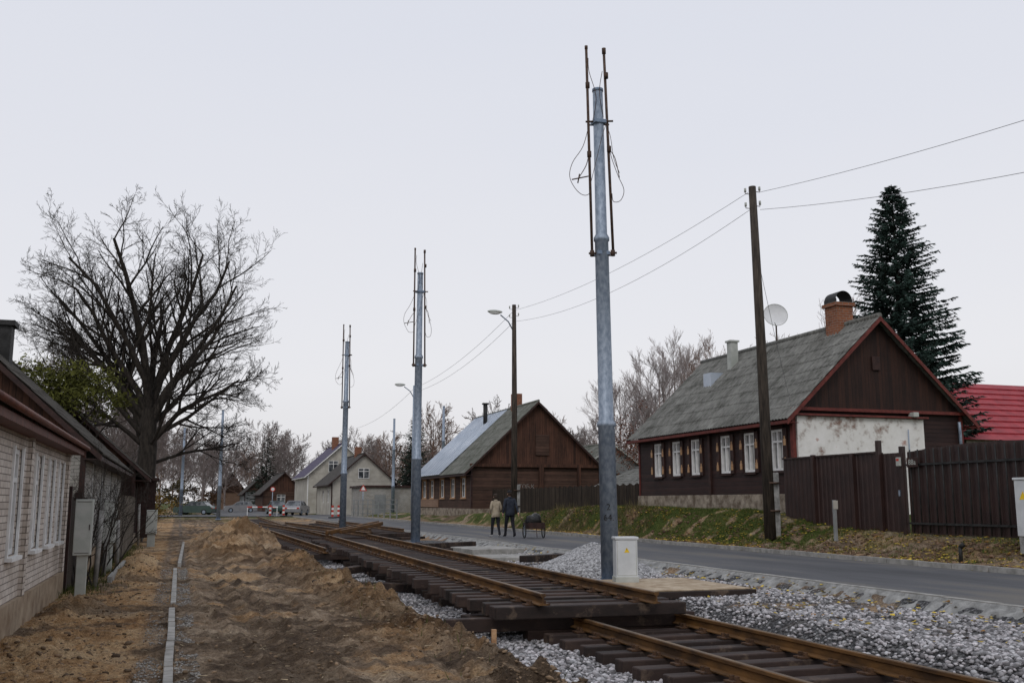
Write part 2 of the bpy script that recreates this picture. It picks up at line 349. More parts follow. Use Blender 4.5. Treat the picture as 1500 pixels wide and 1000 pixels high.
def house(name,x0,x1,y0,y1,z0,zw,zr,wallm,gabm,roofm,trim,side='L',hol=(),ghol=(),found=None,zf=None,frame=None,glass=None,casing=None,shut=None,ox=.45,oy=.4,amp=.025,roof2=None,gwall=None,cw=.09,ft=.055,fq=.05):
    S=A(name);zf=zf or z0
    w=x1-x0
    if side=='L':p,d,inn=(x0,y0),(0,1),(1,0)
    else:p,d,inn=(x1,y0),(0,1),(-1,0)
    hl=[(a-y0,b-y0,c,e) for a,b,c,e in hol]
    wall(S,'street_wall',p,d,y1-y0,zf,zw,hl,inn,wallm)
    if hl:windows(S,p,d,inn,hl,frame or M['white'],glass or M['glass'],casing,cw,shut=shut,ft=ft,fq=fq)
    q=(x1,y0) if side=='L' else (x0,y0)
    wall(S,'rear_wall',q,d,y1-y0,zf,zw,[],inn,wallm)
    gl=[(a-x0,b-x0,c,e) for a,b,c,e in ghol]
    wall(S,'front_gable_wall',(x0,y0),(1,0),w,zf,zw,[g for g in gl if g[3]<zw],(0,1),gwall or wallm)
    up=[g for g in gl if g[3]>=zw];lo=[g for g in gl if g[3]<zw]
    if up:windows(S,(x0,y0-.15),(1,0),(0,1),up,frame or M['white'],glass or M['glass'],None,tag='attic_window')
    if lo:windows(S,(x0,y0),(1,0),(0,1),lo,frame or M['white'],glass or M['glass'],None,tag='gable_window')
    wall(S,'back_gable_wall',(x0,y1),(1,0),w,zf,zw,[],(0,-1),wallm)
    xr=(x0+x1)/2
    gable(S,'front_gable',x0,x1,xr,zw,zr-.08,y0-.03,gabm);gable(S,'back_gable',x0,x1,xr,zw,zr-.08,y1+.03,gabm)
    sl=(zr-zw)/(w/2);ze=zw-sl*ox
    roofside(S,'roof_left',x0-ox,ze,xr,zr,y0-oy,y1+oy,roofm,amp);roofside(S,'roof_right',x1+ox,ze,xr,zr,y0-oy,y1+oy,roof2 or roofm,amp)
    V=[];F=[]
    for yy in (y0-oy-.03,y1+oy):
        for xe in (x0-ox,x1+ox):
            n=len(V)
            for y in (yy,yy+.03):
                V+= [(xe,y,ze-.17),(xe,y,ze-.02),(xr,y,zr-.02),(xr,y,zr-.17)]
            F+=[(n,n+1,n+2,n+3),(n+4,n+7,n+6,n+5),(n,n+3,n+7,n+4),(n+1,n+5,n+6,n+2),(n,n+4,n+5,n+1)]
    S.mesh('barge_boards',V,F,trim)
    S.boxes('eave_boards',[(x0-ox+.02,x0-ox+.05,y0-oy,y1+oy,ze-.13,ze-.03),(x1+ox-.05,x1+ox-.02,y0-oy,y1+oy,ze-.13,ze-.03),
        (x0-ox+.05,x0,y0-oy,y1+oy,ze-.12,ze-.1),(x1,x1+ox-.05,y0-oy,y1+oy,ze-.12,ze-.1)],trim)
    S.tubes('ridge_cap',[([(xr,y0-oy,zr+.02),(xr,y1+oy,zr+.02)],.09)],roofm,8)
    if found:S.boxes('foundation',[(x0-.06,x1+.06,y0-.08,y1+.06,z0-.6,zf)],found)
    c=.09
    S.boxes('corner_boards',[(x0-.03,x0+c,y0-.05,y0+.0-.002,zf,zw),(x1-c,x1+.03,y0-.05,y0-.002,zf,zw),(x0-.03,x0-.002,y0,y0+c,zf,zw) if side=='L' else (x1+.002,x1+.03,y0,y0+c,zf,zw),(x0-.03,x0-.002,y1-c,y1,zf,zw) if side=='L' else (x1+.002,x1+.03,y1-c,y1,zf,zw)],trim)
    return S
# ------------------------------------------------------------------ ground
HSY=[0,14,20,24,26.5,29,40,47,60,90,110,400];HSZ=[.75,.85,.92,1.0,1.3,1.42,1.5,1.15,1.0,.75,.32,.3]
RID=[(3.1,9.2,.5,.5,.16),(2.2,41,1.3,6,.85),(1.7,33,.8,3,.22),(2.9,13.2,.5,.9,.12),(3.2,17,.45,1.6,.16),(3.1,21,.5,2,.2),(3.0,27,.5,2.6,.26),(-.9,25,.5,1.5,.22),(-.9,30,.5,2,.3),(-1.5,17.5,.35,1.2,.16),(-1.5,12.5,.5,1.6,.1),
     (.9,35,.5,2,.2),(9.4,14.6,.5,.35,.1)]
def H(x,y):
    x=np.asarray(x,float);y=np.asarray(y,float)
    att=1-.8*ss(20,34,y);att2=1-.5*ss(30,45,y)
    n=fbm(x*.9,y*.9,1)-.5;n2=(fbm(x*4.5,y*4.5,5)-.5)*att2;n3=(fbm(x*14,y*14,9,3)-.5)*att
    near=1-ss(60,90,y)
    z=.08*n+.09*n2+.075*n3
    xc=.95+.35*np.sin(y*.17)
    for off,w,dp in((0,.12,.075),(.3,.09,.06),(1.55,.12,.075),(1.85,.09,.055),(-.5,.08,.03),(.75,.1,.04)):
        xo=xc+off+.12*np.sin(y*.31+off*2)
        z-=dp*np.exp(-((x-xo)/w)**2)*(.6+1.6*n2+n)
        z+=.045*np.exp(-((x-xo-w*1.7)/(w*.7))**2)*(.7+2*n2)
    z+=.02*np.sin(y*26+x*9+n*12)*np.exp(-((x-xc-.1)/.2)**2)*att+.016*np.sin(y*24-x*12)*np.exp(-((x-xc-1.6)/.2)**2)*att
    for cx,cy,rx,ry,h in RID:
        e=np.exp(-(((x-cx)/rx)**2+((y-cy)/ry)**2))
        z+=h*e*(1+1.6*n+1.0*n2+.6*n3)
    rid=.08*np.exp(-((x-3.3-.5*n)/.28)**2)*(.6+3.2*n2+n*2);z+=np.where(y<60,rid,0)
    bed=-.14+.04*n+.02*n3
    g=ss(3.45,3.85,x+.35*n+.2*n2)*(1-ss(200,260,y))
    z=z*(1-g)+bed*g
    pl=ss(7.5,8.0,x)*.27+ss(8.9,10.1,x)*.03
    z=np.where(x>7.2,z+pl*g,z)
    r=ss(10.1,10.45,x);z=z*(1-r)+.29*r
    hs=np.interp(y,HSY,HSZ)
    b=ss(15.05,15.25,x);z=z+b*(.13+.05*n)
    w0=15.9+.5*n-.3*ss(28,34,y);w1=17.7-1.0*ss(30,36,y)*(1-ss(55,65,y))
    bk=ss(0,1,(x-w0)/(w1-w0));z=z*(1-bk)+(hs+.08*n+.05*n2)*bk
    z=z+bk*(1-bk)*4*(.14*n+.16*n2)
    z+=.24*np.clip(fbm(x*1.7,y*.8,33)-.45,0,1)*2*np.exp(-((x-16.1)/.55)**2)*near*(1+2*n2)
    f=ss(88,98,y);z=z*(1-f)+f*.28
    lf=1-ss(-60,-6,x);z=z*(1-lf)+lf*.3*ss(-60,-6,x)
    return z
def dens(segs):
    out=[]
    for a,b,s in segs:
        n=max(1,int(round((b-a)/s)));out+=list(np.linspace(a,b,n,endpoint=False))
    out.append(segs[-1][1]);return np.array(out)
gx=dens([(-900,-200,100),(-200,-40,20),(-40,-8,2),(-8,-2.4,.4),(-2.4,4.6,.04),(4.6,10,.12),(10,10.6,.06),(10.6,15.0,.8),(15.0,18.5,.08),(18.5,26,.5),(26,60,3),(60,200,20),(200,900,100)])
gy=dens([(-300,-20,40),(-20,4,4),(4,8,.3),(8,19,.042),(19,34,.08),(34,60,.15),(60,120,1),(120,260,10),(260,1500,120)])
X,Y=np.meshgrid(gx,gy);Z=H(X,Y)
V=np.stack([X,Y,Z],-1).reshape(-1,3);nx=len(gx);ny=len(gy)
i,j=np.meshgrid(np.arange(nx-1),np.arange(ny-1));a=(j*nx+i).ravel()
F=np.stack([a,a+1,a+nx+1,a+nx],1)
g=fast('ground',V,F,M['ground'],smooth=True)
n=fbm(X*.8,Y*.8,21)-.5;n2=fbm(X*3,Y*3,25)-.5
zg=ss(3.5,3.8,X+.35*n+.3*n2)*(1-ss(10.6,10.8,X))*(1-ss(60,90,Y))
zg=np.maximum(zg,.75*np.exp(-((X-.18)/.11)**2)*ss(-.08,.1,n+n2*.6)); zg=np.maximum(zg,.5*np.exp(-((X+.24)/.1)**2)*ss(-.02,.12,n+n2*.6))
zg*=1-.75*ss(.1,.22,n)*ss(7.4,8.2,X)
gr=ss(15.6,16.1,X+n*.8)*ss(-.12,.0,n2+.5*n+.04)
gr=np.where(Y<24,gr*.5*ss(.02,.14,n+.3*n2+.02),gr)
gr=np.maximum(gr,ss(17.0,18,X));gr=np.maximum(gr,(1-ss(-2.6,-2.0,X)));gr=np.maximum(gr,ss(85,100,Y)*ss(.0,.1,n+.1))
gr=np.maximum(gr,.8*np.exp(-((X+1.75)/.25)**2)*ss(.02,.12,n2+n)*(Y>19))
sd=np.clip((1-ss(-.5,-.1,X))*ss(-.25,.0,n+n2*.6),0,1)
sd=np.maximum(sd,.7*ss(.03,.16,n+n2*.4)*(X<4.5))
for cx,cy,rx,ry,h in RID[1:11]:
    sd=np.maximum(sd,.75*np.exp(-(((X-cx)/rx/1.2)**2+((Y-cy)/ry/1.2)**2)))
sd=np.maximum(sd,.55*ss(15.2,15.4,X)*ss(-.12,.1,n+n2*.4))
sd=np.maximum(sd,.85*ss(7.8,8.2,X)*(1-ss(10.2,10.5,X))*ss(0,.12,n))
dkm=np.clip(.75*ss(.04,.16,-(n+.7*n2))*(X<3.6)*(X>-.4)+.35*ss(.08,.18,-(n+.7*n2))*(X<=-.4)+.6*np.exp(-((X-3.35)/.35)**2)*ss(-.1,.1,n2),0,.9)
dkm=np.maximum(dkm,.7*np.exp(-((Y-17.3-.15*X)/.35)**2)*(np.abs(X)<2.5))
xc=.95+.35*np.sin(Y*.17)
for off in(0,.3,1.55,1.85):
    dkm=np.maximum(dkm,.65*np.exp(-((X-xc-off-.12*np.sin(Y*.31+off*2))/.09)**2)*ss(-.1,.06,n2+.03*np.sin(Y*26)))
ca=g.data.color_attributes.new('zone','FLOAT_COLOR','POINT')
cc=np.stack([zg,gr*(1-zg),sd,dkm],-1).reshape(-1,4).astype(np.float32);ca.data.foreach_set('color',cc.ravel())
# ------------------------------------------------------------------ road
S=A('road')
def strip(S,name,xs,ys,zf,mat):
    V=[(x,y,zf(x,y)) for y in ys for x in xs];n=len(xs)
    F=[(j*n+i,j*n+i+1,(j+1)*n+i+1,(j+1)*n+i) for j in range(len(ys)-1) for i in range(n-1)]
    return S.mesh(name,V,F,mat)
strip(S,'asphalt',[10.6,12.8,15.1],[-20,10,30,60,99.9],lambda x,y:.35,M['asphalt'])
strip(S,'crossing_asphalt',[-60,0,30,80],[99.9,112],lambda x,y:.35,M['asphalt'])
strip(S,'asphalt_beyond',[4,12],[112,400],lambda x,y:.35,M['asphalt'])
S=A('road_kerb')
L=[]
for y in np.arange(-4,99,1.0):
    L.append((15.1,15.24,y+.01,y+.99,.1,.455+.006*math.sin(y*2.1)))
S.boxes('kerb_stones',L,M['concrete'])
L=[]
for y in np.arange(-4,99,1.0):L.append((10.46,10.6,y+.01,y+.99,.1,.362+.004*math.sin(y*1.7)))
S.boxes('edge_stones',L,M['concrete'])
ys=np.arange(2,60,.08);xs=np.linspace(9.9,10.455,11)
xx,yy=np.meshgrid(xs,ys);nz=fbm(xx*6,yy*6,41)-.5
zz=.03+(xx-9.9)/.555*.3+.13*nz;zz[:,-1]=.35;zz[:,0]=0.0
xx=xx+np.where((xx<10.0),.15*(fbm(yy*1.5,yy*0,44)-.5)*2,0)
k=len(xs);Vv=np.stack([xx,yy,zz],-1).reshape(-1,3);i,j=np.meshgrid(np.arange(k-1),np.arange(len(ys)-1));a=(j*k+i).ravel()
fast('road_shoulder',Vv,np.stack([a,a+1,a+k+1,a+k],1),M['mortar'],smooth=True)
S=A('path_edging')
L=[]
for y in np.arange(6,17.0,1.0):L.append((-.06+.006*math.sin(y*5),.03+.006*math.sin(y*5),y+.012,y+.988,-.15,.07+.006*math.sin(y*3)))
for y in np.arange(18,27,1.0):L.append((-.05,.04,y+.012,y+.988,-.15,.06+.008*math.sin(y*2)))
for y in np.arange(28,44,1.0):L.append((.05+.012*(y-28),.14+.012*(y-28),y+.012,y+.988,-.15,.13))
for y in np.arange(23,30,1.0):L.append((-1.35,-1.26,y+.012,y+.988,-.15,.16))
S.boxes('edging_stones',L,M['concrete'],.008)
# ------------------------------------------------------------------ scatter stones
ico_v=[];ph=(1+5**.5)/2
for a,b in ((1,ph),(-1,ph),(1,-ph),(-1,-ph)):ico_v+=[(a,b,0)]
for a,b in ((1,ph),(-1,ph),(1,-ph),(-1,-ph)):ico_v+=[(0,a,b)]
for a,b in ((1,ph),(-1,ph),(1,-ph),(-1,-ph)):ico_v+=[(b,0,a)]
ico_v=np.array(ico_v)/math.hypot(1,ph)
from itertools import combinations
ico_f=[]
for t in combinations(range(12),3):
    if all(abs(np.linalg.norm(ico_v[t[a]]-ico_v[t[b]])-1.0515)<.01 for a,b in((0,1),(1,2),(0,2))):
        nrm=np.cross(ico_v[t[1]]-ico_v[t[0]],ico_v[t[2]]-ico_v[t[0]])
        ico_f.append(t if nrm.dot(ico_v[t[0]])>0 else (t[0],t[2],t[1]))
ico_f=np.array(ico_f)
def stones(name,P,size,cols,flat=.7,rg=rng,jj=.45):
    n=len(P)
    jit=1+jj*(rg.random((n,12,1))-.5)
    v=ico_v[None]*jit
    sc_=size[:,None,None]*np.stack([1+.5*rg.random(n),.7+.4*rg.random(n),flat*np.ones(n)],-1)[:,None,:]
    v=v*sc_
    t=rg.random(n)*6.283;tt=(rg.random(n)-.5)*1.4
    c,s=np.cos(tt),np.sin(tt);x,y,z=v[...,0],v[...,1],v[...,2]
    y,z=y*c[:,None]-z*s[:,None],y*s[:,None]+z*c[:,None]
    c,s=np.cos(t),np.sin(t);x,y=x*c[:,None]-y*s[:,None],x*s[:,None]+y*c[:,None]
    v=np.stack([x,y,z],-1)+P[:,None,:]
    F=(ico_f[None]+12*np.arange(n)[:,None,None]).reshape(-1,3)
    return fast(name,v.reshape(-1,3),F,M['vcol'],col=np.repeat(cols,12,0))
def scat(n,x0,x1,y0,y1,pw=1.):
    x=x0+(x1-x0)*rng.random(n);y=y0+(y1-y0)*rng.random(n)**pw;return x,y
x,y=scat(52000,3.45,10.15,7.5,32,1.6)
nn=fbm(x*.8,y*.8,21)-.5
k=(x+.35*nn+.3*(fbm(x*3,y*3,25)-.5)>3.68)&~((x>7.6)&(nn>.1)&(rng.random(len(x))<.8));x=x[k];y=y[k]
z=H(x,y)+.012
g_=.11+.45*rng.random(len(x))**1.4
cols=np.stack([g_*(1+.06*rng.random(len(x))),g_,g_*1.03],-1)
stones('ballast_gravel',np.stack([x,y,z],-1),.014+.022*rng.random(len(x)),cols)
x=np.concatenate([.04+.24*rng.random(7000),-.08-.25*rng.random(3500)]);y=8.5+20*rng.random(10500)**1.5
k=(fbm(x*.8,y*.8,21)-.5+.6*(fbm(x*3,y*3,25)-.5)>.0);x=x[k];y=y[k];g_=.13+.25*rng.random(len(x))
stones('edging_gravel',np.stack([x,y,H(x,y)+.003],-1),.005+.009*rng.random(len(x)),np.stack([g_,g_*.95,g_*.88],-1))
x=8.75+rng.normal(0,.75,16000);y=20.8+rng.normal(0,.75,16000)
rr=np.sqrt(((x-8.75)/1.5)**2+((y-20.8)/1.4)**2);k=rr<1;x=x[k];y=y[k];rr=rr[k]
z=.14+.66*(1-rr)**.95*(1+.25*(fbm(x*3,y*3,7)-.5))
g_=.16+.34*rng.random(len(x));hp=stones('gravel_heap',np.stack([x,y,z],-1),.025+.02*rng.random(len(x)),np.stack([g_,g_,g_*1.02],-1))
# clods of soil
x,y=scat(60000,-1.9,3.9,8,30,1.7)
den=.12+.8*np.exp(-((x-3.35)/.35)**2)+.3*np.exp(-((x+.9)/.5)**2)
for cx,cy,rx,ry,h in RID[:11]:den+=.6*np.exp(-(((x-cx)/rx)**2+((y-cy)/ry)**2))
k=(rng.random(len(x))<den*.8);x=x[k];y=y[k];sz=.004+.034*rng.random(len(x))**7
c=np.array([.2,.14,.09])*(.35+1.*rng.random((len(x),1)))
stones('soil_clods',np.stack([x,y,H(x,y)+sz*.1],-1),sz,c,.6,jj=.9)
x,y=scat(8000,15.3,17.2,12,50,1.0);k=fbm(x*1.5,y*.9,33)>.47;x=x[k];y=y[k];sz=.012+.06*rng.random(len(x))**4
c=np.array([.14,.09,.058])*(.5+.9*rng.random((len(x),1)));stones('soil_clods',np.stack([x,y,H(x,y)+sz*.2],-1),sz,c,.6,jj=.9)
def leaves(name,x,y,size,cols,dz=.012,asp=.6,jit=.35):
    n=len(x);z=H(x,y)+dz;t=rng.random(n)*6.28
    q=np.array([(-1,-asp),(1,-asp),(1,asp),(-1,asp)])
    c,s=np.cos(t)[:,None],np.sin(t)[:,None]
    px=(q[None,:,0]*c-q[None,:,1]*s)*size[:,None];py=(q[None,:,0]*s+q[None,:,1]*c)*size[:,None]
    pz=rng.normal(0,jit,(n,4))*size[:,None]
    V=np.stack([x[:,None]+px,y[:,None]+py,z[:,None]+np.abs(pz)],-1).reshape(-1,3)
    return fast(name,V,np.arange(4*n).reshape(-1,4),M['vcol'],col=np.repeat(cols,4,0))
x=np.concatenate([15.3+2.3*rng.random(7200),7.8+2.4*rng.random(420),10.0+.6*rng.random(350),15.0+.5*rng.random(1100)])
y=np.concatenate([12+32*rng.random(7200),9+20*rng.random(420),8+25*rng.random(350),10+30*rng.random(1100)])
k=(fbm(x*.7,y*.7,60)>.43)|(x<15.2);x=x[k];y=y[k]
yc=np.array([.55,.4,.06])*(.5+.7*rng.random((len(x),1)));br=rng.random(len(x))<.3;yc[br]=yc[br]*np.array([.55,.38,.6])
m_=(x>10.6)&(x<15.1);leaves('fallen_leaves',x[~m_],y[~m_],.02+.02*rng.random((~m_).sum()),yc[~m_],.025)
x,y=scat(2600,-1.8,3.6,8,26,1.3);leaves('straw_litter',x,y,.015+.035*rng.random(len(x)),np.array([.42,.34,.22])*(.3+.8*rng.random((len(x),1))),.006,.08,.1)
def blades(name,x,y,h,cols,w=.006,lean=.4,z=None):
    n=len(x);z=H(x,y) if z is None else z;t=rng.random(n)*6.28;l=rng.random(n)*lean*h;u=rng.random(n)*6.28
    a=np.stack([x-np.cos(t)*w,y-np.sin(t)*w,z-.01],-1);b=np.stack([x+np.cos(t)*w,y+np.sin(t)*w,z-.01],-1)
    c=np.stack([x+np.cos(u)*l,y+np.sin(u)*l,z+h],-1)
    V=np.stack([a,b,c],1).reshape(-1,3);return fast(name,V,np.arange(3*n).reshape(-1,3),M['vcol'],col=np.repeat(cols,3,0))
x=15.6+3*rng.random(110000);y=12+36*rng.random(110000)
k=(fbm(x*.8,y*.8,21)*.5+fbm(x*3,y*3,25)>.72)&((y>23)|(rng.random(len(x))<.25));x=x[k];y=y[k]
gc=np.array([.065,.098,.02])*(.5+.9*rng.random((len(x),1)));dr=rng.random(len(x))<.15;gc[dr]=np.array([.18,.16,.06])*(.6+.6*rng.random((dr.sum(),1)))
blades('grass_verge',x,y,.03+.07*rng.random(len(x)),gc,.008,.9)
x=15.5+1.3*rng.random(4500);y=33+11*rng.random(4500);k=fbm(x*1.2,y*1.2,71)>.57;x=x[k];y=y[k]
blades('dry_weeds',x,y,.1+.3*rng.random(len(x))**1.5,np.array([.13,.11,.05])*(.4+.9*rng.random((len(x),1))),.01,.8)
x=np.concatenate([-1.75+.25*rng.normal(0,1,5500),3.2+.3*rng.normal(0,1,160)]);y=np.concatenate([20+22*rng.random(5500),9+20*rng.random(160)]);x=np.maximum(x,-1.95)
blades('grass_tufts',x,y,.05+.14*rng.random(len(x))**2,np.array([.075,.09,.022])*(.5+.9*rng.random((len(x),1))),.006,.7)
# ------------------------------------------------------------------ track
RP=[(-.065,0),(.065,0),(.065,.012),(.012,.03),(.009,.1),(.034,.112),(.034,.142),(.026,.15),(-.026,.15),(-.034,.142),(-.034,.112),(-.009,.1),(-.012,.03),(-.065,.012)]
def panel(name,p0,p1,zs0,zs1=None,sp=.56,half=1.35,ext=0.15,extra_end=False):
    zs1=zs0 if zs1 is None else zs1
    d=Vector((p1[0]-p0[0],p1[1]-p0[1],zs1-zs0));L=d.length
    S=A(name,(p0[0],p0[1],zs0),-math.atan2(d.x,d.y),math.asin(d.z/L))
    n=len(RP)
    for sx,nm_ in((-.76,'rail_left'),(.76,'rail_right')):
        V=[];F=[];segs=max(2,int(L/2));e0=ext+random.uniform(-.1,.25)
        for k in range(segs+1):
            yy=-e0+(L+e0+ext)*k/segs
            for a,b in RP:V.append((sx+a,yy,.025+b))
        for k in range(segs):
            for i in range(n):F.append((k*n+i,k*n+(i+1)%n,(k+1)*n+(i+1)%n,(k+1)*n+i))
        F.append(tuple(range(n)));F.append(tuple(segs*n+i for i in range(n))[::-1])
        o=S.mesh(nm_,V,F,M['rail']);o.data.materials.append(M['railtop'])
        for q in o.data.polygons:
            if abs(q.normal.z)>.9 and q.center.z>.15:q.material_index=1
    V=[];F=[];pl=[];bo=[]
    y=.12;k=0
    while y<L:
        a=random.uniform(-.09,.09);w=.115 if not(extra_end and k==0) else .16;sk=random.uniform(-.012,.012)
        b=bx(-half+a,half+a,y-w,y+w,-.17+random.uniform(0,.015),0+random.uniform(-.004,.004));o_=len(V)
        V+=[(q[0],q[1]+sk*q[0],q[2]) for q in b];F+=[tuple(i+o_ for i in f) for f in BF]
        for sx in(-.76,.76):
            pl.append((sx-.17,sx+.17,y-.08,y+.08,.005,.024))
            if y+p0[1]<40:
                for q in(-.095,.095):
                    for r in(-.045,.045):bo.append((sx+q-.02,sx+q+.02,y+r-.02,y+r+.02,.024,.065))
        y+=sp+random.uniform(-.025,.025);k+=1
    o=S.mesh('sleepers',V,F,M['sleeper'])
    if p0[1]<30:md=o.modifiers.new('b','BEVEL');md.width=.014;md.segments=2
    S.boxes('tie_plates',pl,M['plate'])
    if bo:S.boxes('bolts',bo,M['plate'])
    if extra_end:S.boxes('lifting_beam',[(-1.9,1.7,.42,.6,-.36,-.18)],M['sleeper'],.012)
    return S
panel('railway_track',(5.98,4.2),(5.95,17.0),0)
panel('railway_track',(5.95,17.1),(5.95,42),0.0)
panel('railway_track',(5.95,42.1),(5.9,67),0.0)
panel('railway_track',(5.9,67.1),(6.4,100),0.02,.2)
panel('track_panel',(5.3,12.6),(6.0,37.5),.355,.355,extra_end=True)
panel('track_panel',(4.9,30.0),(4.5,52),.2,.36)
panel('track_panel',(6.4,39.5),(5.4,62),.345)
panel('track_panel',(9.3,47),(9.5,68),.3)
def loose(x,y,z,rz,tilt=0,L=2.6):
    S=A('loose_sleeper',(x,y,z),rz,tilt);S.boxes('beam',[(-.12,.12,-L/2,L/2,-.01,.15)],M['sleeper'],.014)
loose(7.85,30.5,.14,-1.2);loose(7.95,31.1,.15,-1.5);loose(8.0,30.8,.3,-1.0);loose(7.7,34.2,.14,-.4);loose(3.75,24.5,-.02,-.9,.05);loose(3.9,20.6,-.06,-1.9,-.04);loose(9.3,24.4,.24,-1.1);loose(4.1,36.4,0,-.7,.08);loose(7.9,44,.15,.6)
S=A('sleeper_stack',(7.6,41.0,.1),-.9)
S.boxes('sleepers',[(-.15,.15,0,2.6,.0,.16),(.25,.55,.1,2.7,.0,.16),(0,.3,0,2.6,.17,.33)],M['sleeper'],.01)
S=A('loose_rails',(5.0,36.0,.55),-.6,.06);S.boxes('rails',[(-.05,.05,0,4.5,0,.15),(.25,.35,.5,4.2,.0,.14)],M['rail'],.02)
S=A('wooden_beam',(3.9,13.9,-.02),-1.35);S.boxes('beam',[(-.14,.14,0,1.6,0,.15),(.25,.5,.1,1.5,-.02,.1)],M['sleeper'],.012)
S=A('concrete_slab',(9.1,30,.2),.1);S.boxes('slab',[(-.9,.8,-1,1,-.1,.12)],M['concrete'],.02)
S=A('concrete_slab',(8.6,26.5,.15),-.1);S.boxes('slab',[(-.8,.7,-.8,.8,-.1,.1)],M['concrete'],.02)
S=A('concrete_slab',(0,0,0));S.boxes('slab',[(7.4,9.4,15.2,17.75,.12,.235)],M['sleeper'],.01);S.boxes('sand_layer',[(7.45,9.33,15.27,17.7,.236,.262)],M['sandtop'],.01)
S=A('wooden_stake',(3.7,11.9,-.1));S.boxes('stake',[(-.03,.03,-.02,.02,-.1,.28)],M['tan'],.005)
# ------------------------------------------------------------------ tram poles
def tram_pole(x,y,zb,h=10.0,label=None,rods=True,rz=0,lean=0):
    S=A('tram_catenary_pole',(x,y,zb));S.e.rotation_euler=(0,lean,rz)
    k=h/10.
    rr=random.Random(int(x*10+y))
    P=[(0,.175),(2.98,.165),(3.0,.19),(3.06,.19),(3.12,.15),(6.75,.138),(6.77,.16),(6.83,.16),(6.91,.118),(9.98,.105)]
    S.tubes('mast',[([(0,0,a*k) for a,b in P],[b for a,b in P])],M['galv'],20)
    S.tubes('mast_cap',[([(0,0,9.97*k),(0,0,10.03*k)],[.115,.115])],M['galv_d'],16)
    S.tubes('base_flange',[([(0,0,-.05),(0,0,.04)],[.26,.26])],M['galv_d'],16)
    if rods:
        R=[];B=[]
        c,s=math.cos(-.35),math.sin(-.35)
        def pt(a,b,z):return (a*c-b*s,a*s+b*c,z)
        R.append(([pt(-.2,-.05,6.45*k),pt(-.22,-.05,10.95*k)],.03));R.append(([pt(.23,-.02,6.45*k),pt(.15,-.02,10.8*k)],.03))
        R.append(([pt(-.22,-.05,10.9*k),pt(-.22,-.05,10.97*k)],.036));R.append(([pt(.15,-.02,10.8*k),pt(.15,-.02,10.92*k)],.045))
        for z in(6.5*k,9.3*k):
            R.append(([pt(-.27,-.06,z),pt(.3,-.06,z)],.022));R.append(([pt(-.2,.13,z),pt(.23,.13,z)],.02))
            B.append((-.13,.13,-.13,.13,z-.04,z+.04))
        for a,z in((-.21,8.6),(.2,8.7),(-.21,10.1),(.18,10.3),(-.2,6.5),(.22,6.5)):
            R.append(([pt(a,-.05,(z-.06)*k),pt(a,-.05,(z+.06)*k)],.048))
        S.tubes('tension_rods',R,M['rustrod'],8);S.boxes('clamps',B,M['galv_d'],.01)
        W=[]
        def path(L):
            P=[Vector(pt(a+rr.uniform(-.03,.03),-.05+b,z*k)) for a,b,z in L];out=[]
            for i in range(len(P)-1):
                p0=P[max(i-1,0)];p1=P[i];p2=P[i+1];p3=P[min(i+2,len(P)-1)]
                for q in range(5):
                    t=q/5;out.append(.5*((2*p1)+(p2-p0)*t+(2*p0-5*p1+4*p2-p3)*t*t+(3*p1-p0-3*p2+p3)*t**3))
            out.append(P[-1]);return out
        W.append((path([(-.2,0,9.2),(-.36,-.05,8.75),(-.55,-.1,8.4),(-.6,-.12,8.1),(-.52,-.1,7.85),(-.38,-.05,7.72),(-.24,0,7.76),(-.2,0,7.95)]),.007))
        W.append((path([(.2,0,8.75),(.27,0,8.5),(.4,.05,8.15),(.46,.08,7.85),(.4,.05,7.62),(.27,0,7.58),(.22,0,7.75)]),.007))
        W.append((path([(.1,0,9.3),(.26,0,9.0),(.3,0,8.5),(.42,.05,8.2)]),.006))
        W.append(([pt(-.58,-.1,8.05*k),pt(-.24,-.05,8.13*k)],.014));W.append(([pt(-.46,-.08,7.98*k),pt(-.42,-.05,8.18*k)],.014))
        W.append((path([(-.2,0,8.55),(-.3,0,8.35),(-.45,-.05,8.1)]),.009));W.append((path([(.2,0,8.7),(.3,0,8.5),(.4,.05,8.1)]),.009))
        W.append((path([(-.12,0,9.3),(-.05,-.1,9.8),(-.19,0,10.4),(-.17,0,10.7)]),.007));W.append((path([(.1,0,9.4),(.05,-.1,9.9),(.1,0,10.4)]),.007))
        W.append((path([(-.2,0,8.0),(-.05,-.14,8.5),(.1,-.14,9.0),(.16,0,9.3)]),.006))
        S.tubes('messenger_wires',W,M['rustrod'],5)
    if label:
        a=-math.atan2(x,y)
        nx_,ny_=math.sin(a),-math.cos(a)
        for t,z in label:S.text('painted_number',t,(nx_*.176,ny_*.176,z),.17,a,M['black'])
    return S
tram_pole(8.0,18.15,.18,label=[('2',1.42),('64.',1.22)],lean=-.012)
tram_pole(8.25,36.2,.22,rz=.25,h=10.05,lean=.004);tram_pole(8.15,52.8,.15,rz=-.3)
tram_pole(3.35,92.5,.2,rods=False,h=9.6);tram_pole(.2,108,.3,rods=False,h=8.9)
tram_pole(19.6,96,.4,rods=False,h=9.3);tram_pole(22,86,.5,rods=False,h=9.6)
S=A('utility_cabinet',(7.84,17.1,.262),-.22)
S.boxes('body',[(-.2,.2,-.15,.15,.0,.76)],M['cabinet'],.012);S.boxes('lid',[(-.22,.22,-.17,.17,.76,.81)],M['cabinet'],.012)
S.boxes('plinth',[(-.215,.215,-.165,.165,-.05,.1)],M['boxgrey'],.01);S.boxes('door_seam',[(-.18,-.17,-.153,-.149,.12,.73),(.17,.18,-.153,-.149,.12,.73),(-.17,.17,-.153,-.149,.12,.13)],M['boxgrey'])
S.mesh('warning_triangle',[(-.05,-.154,.53),(.05,-.154,.53),(0,-.154,.62)],[(0,1,2)],M['yellow'])
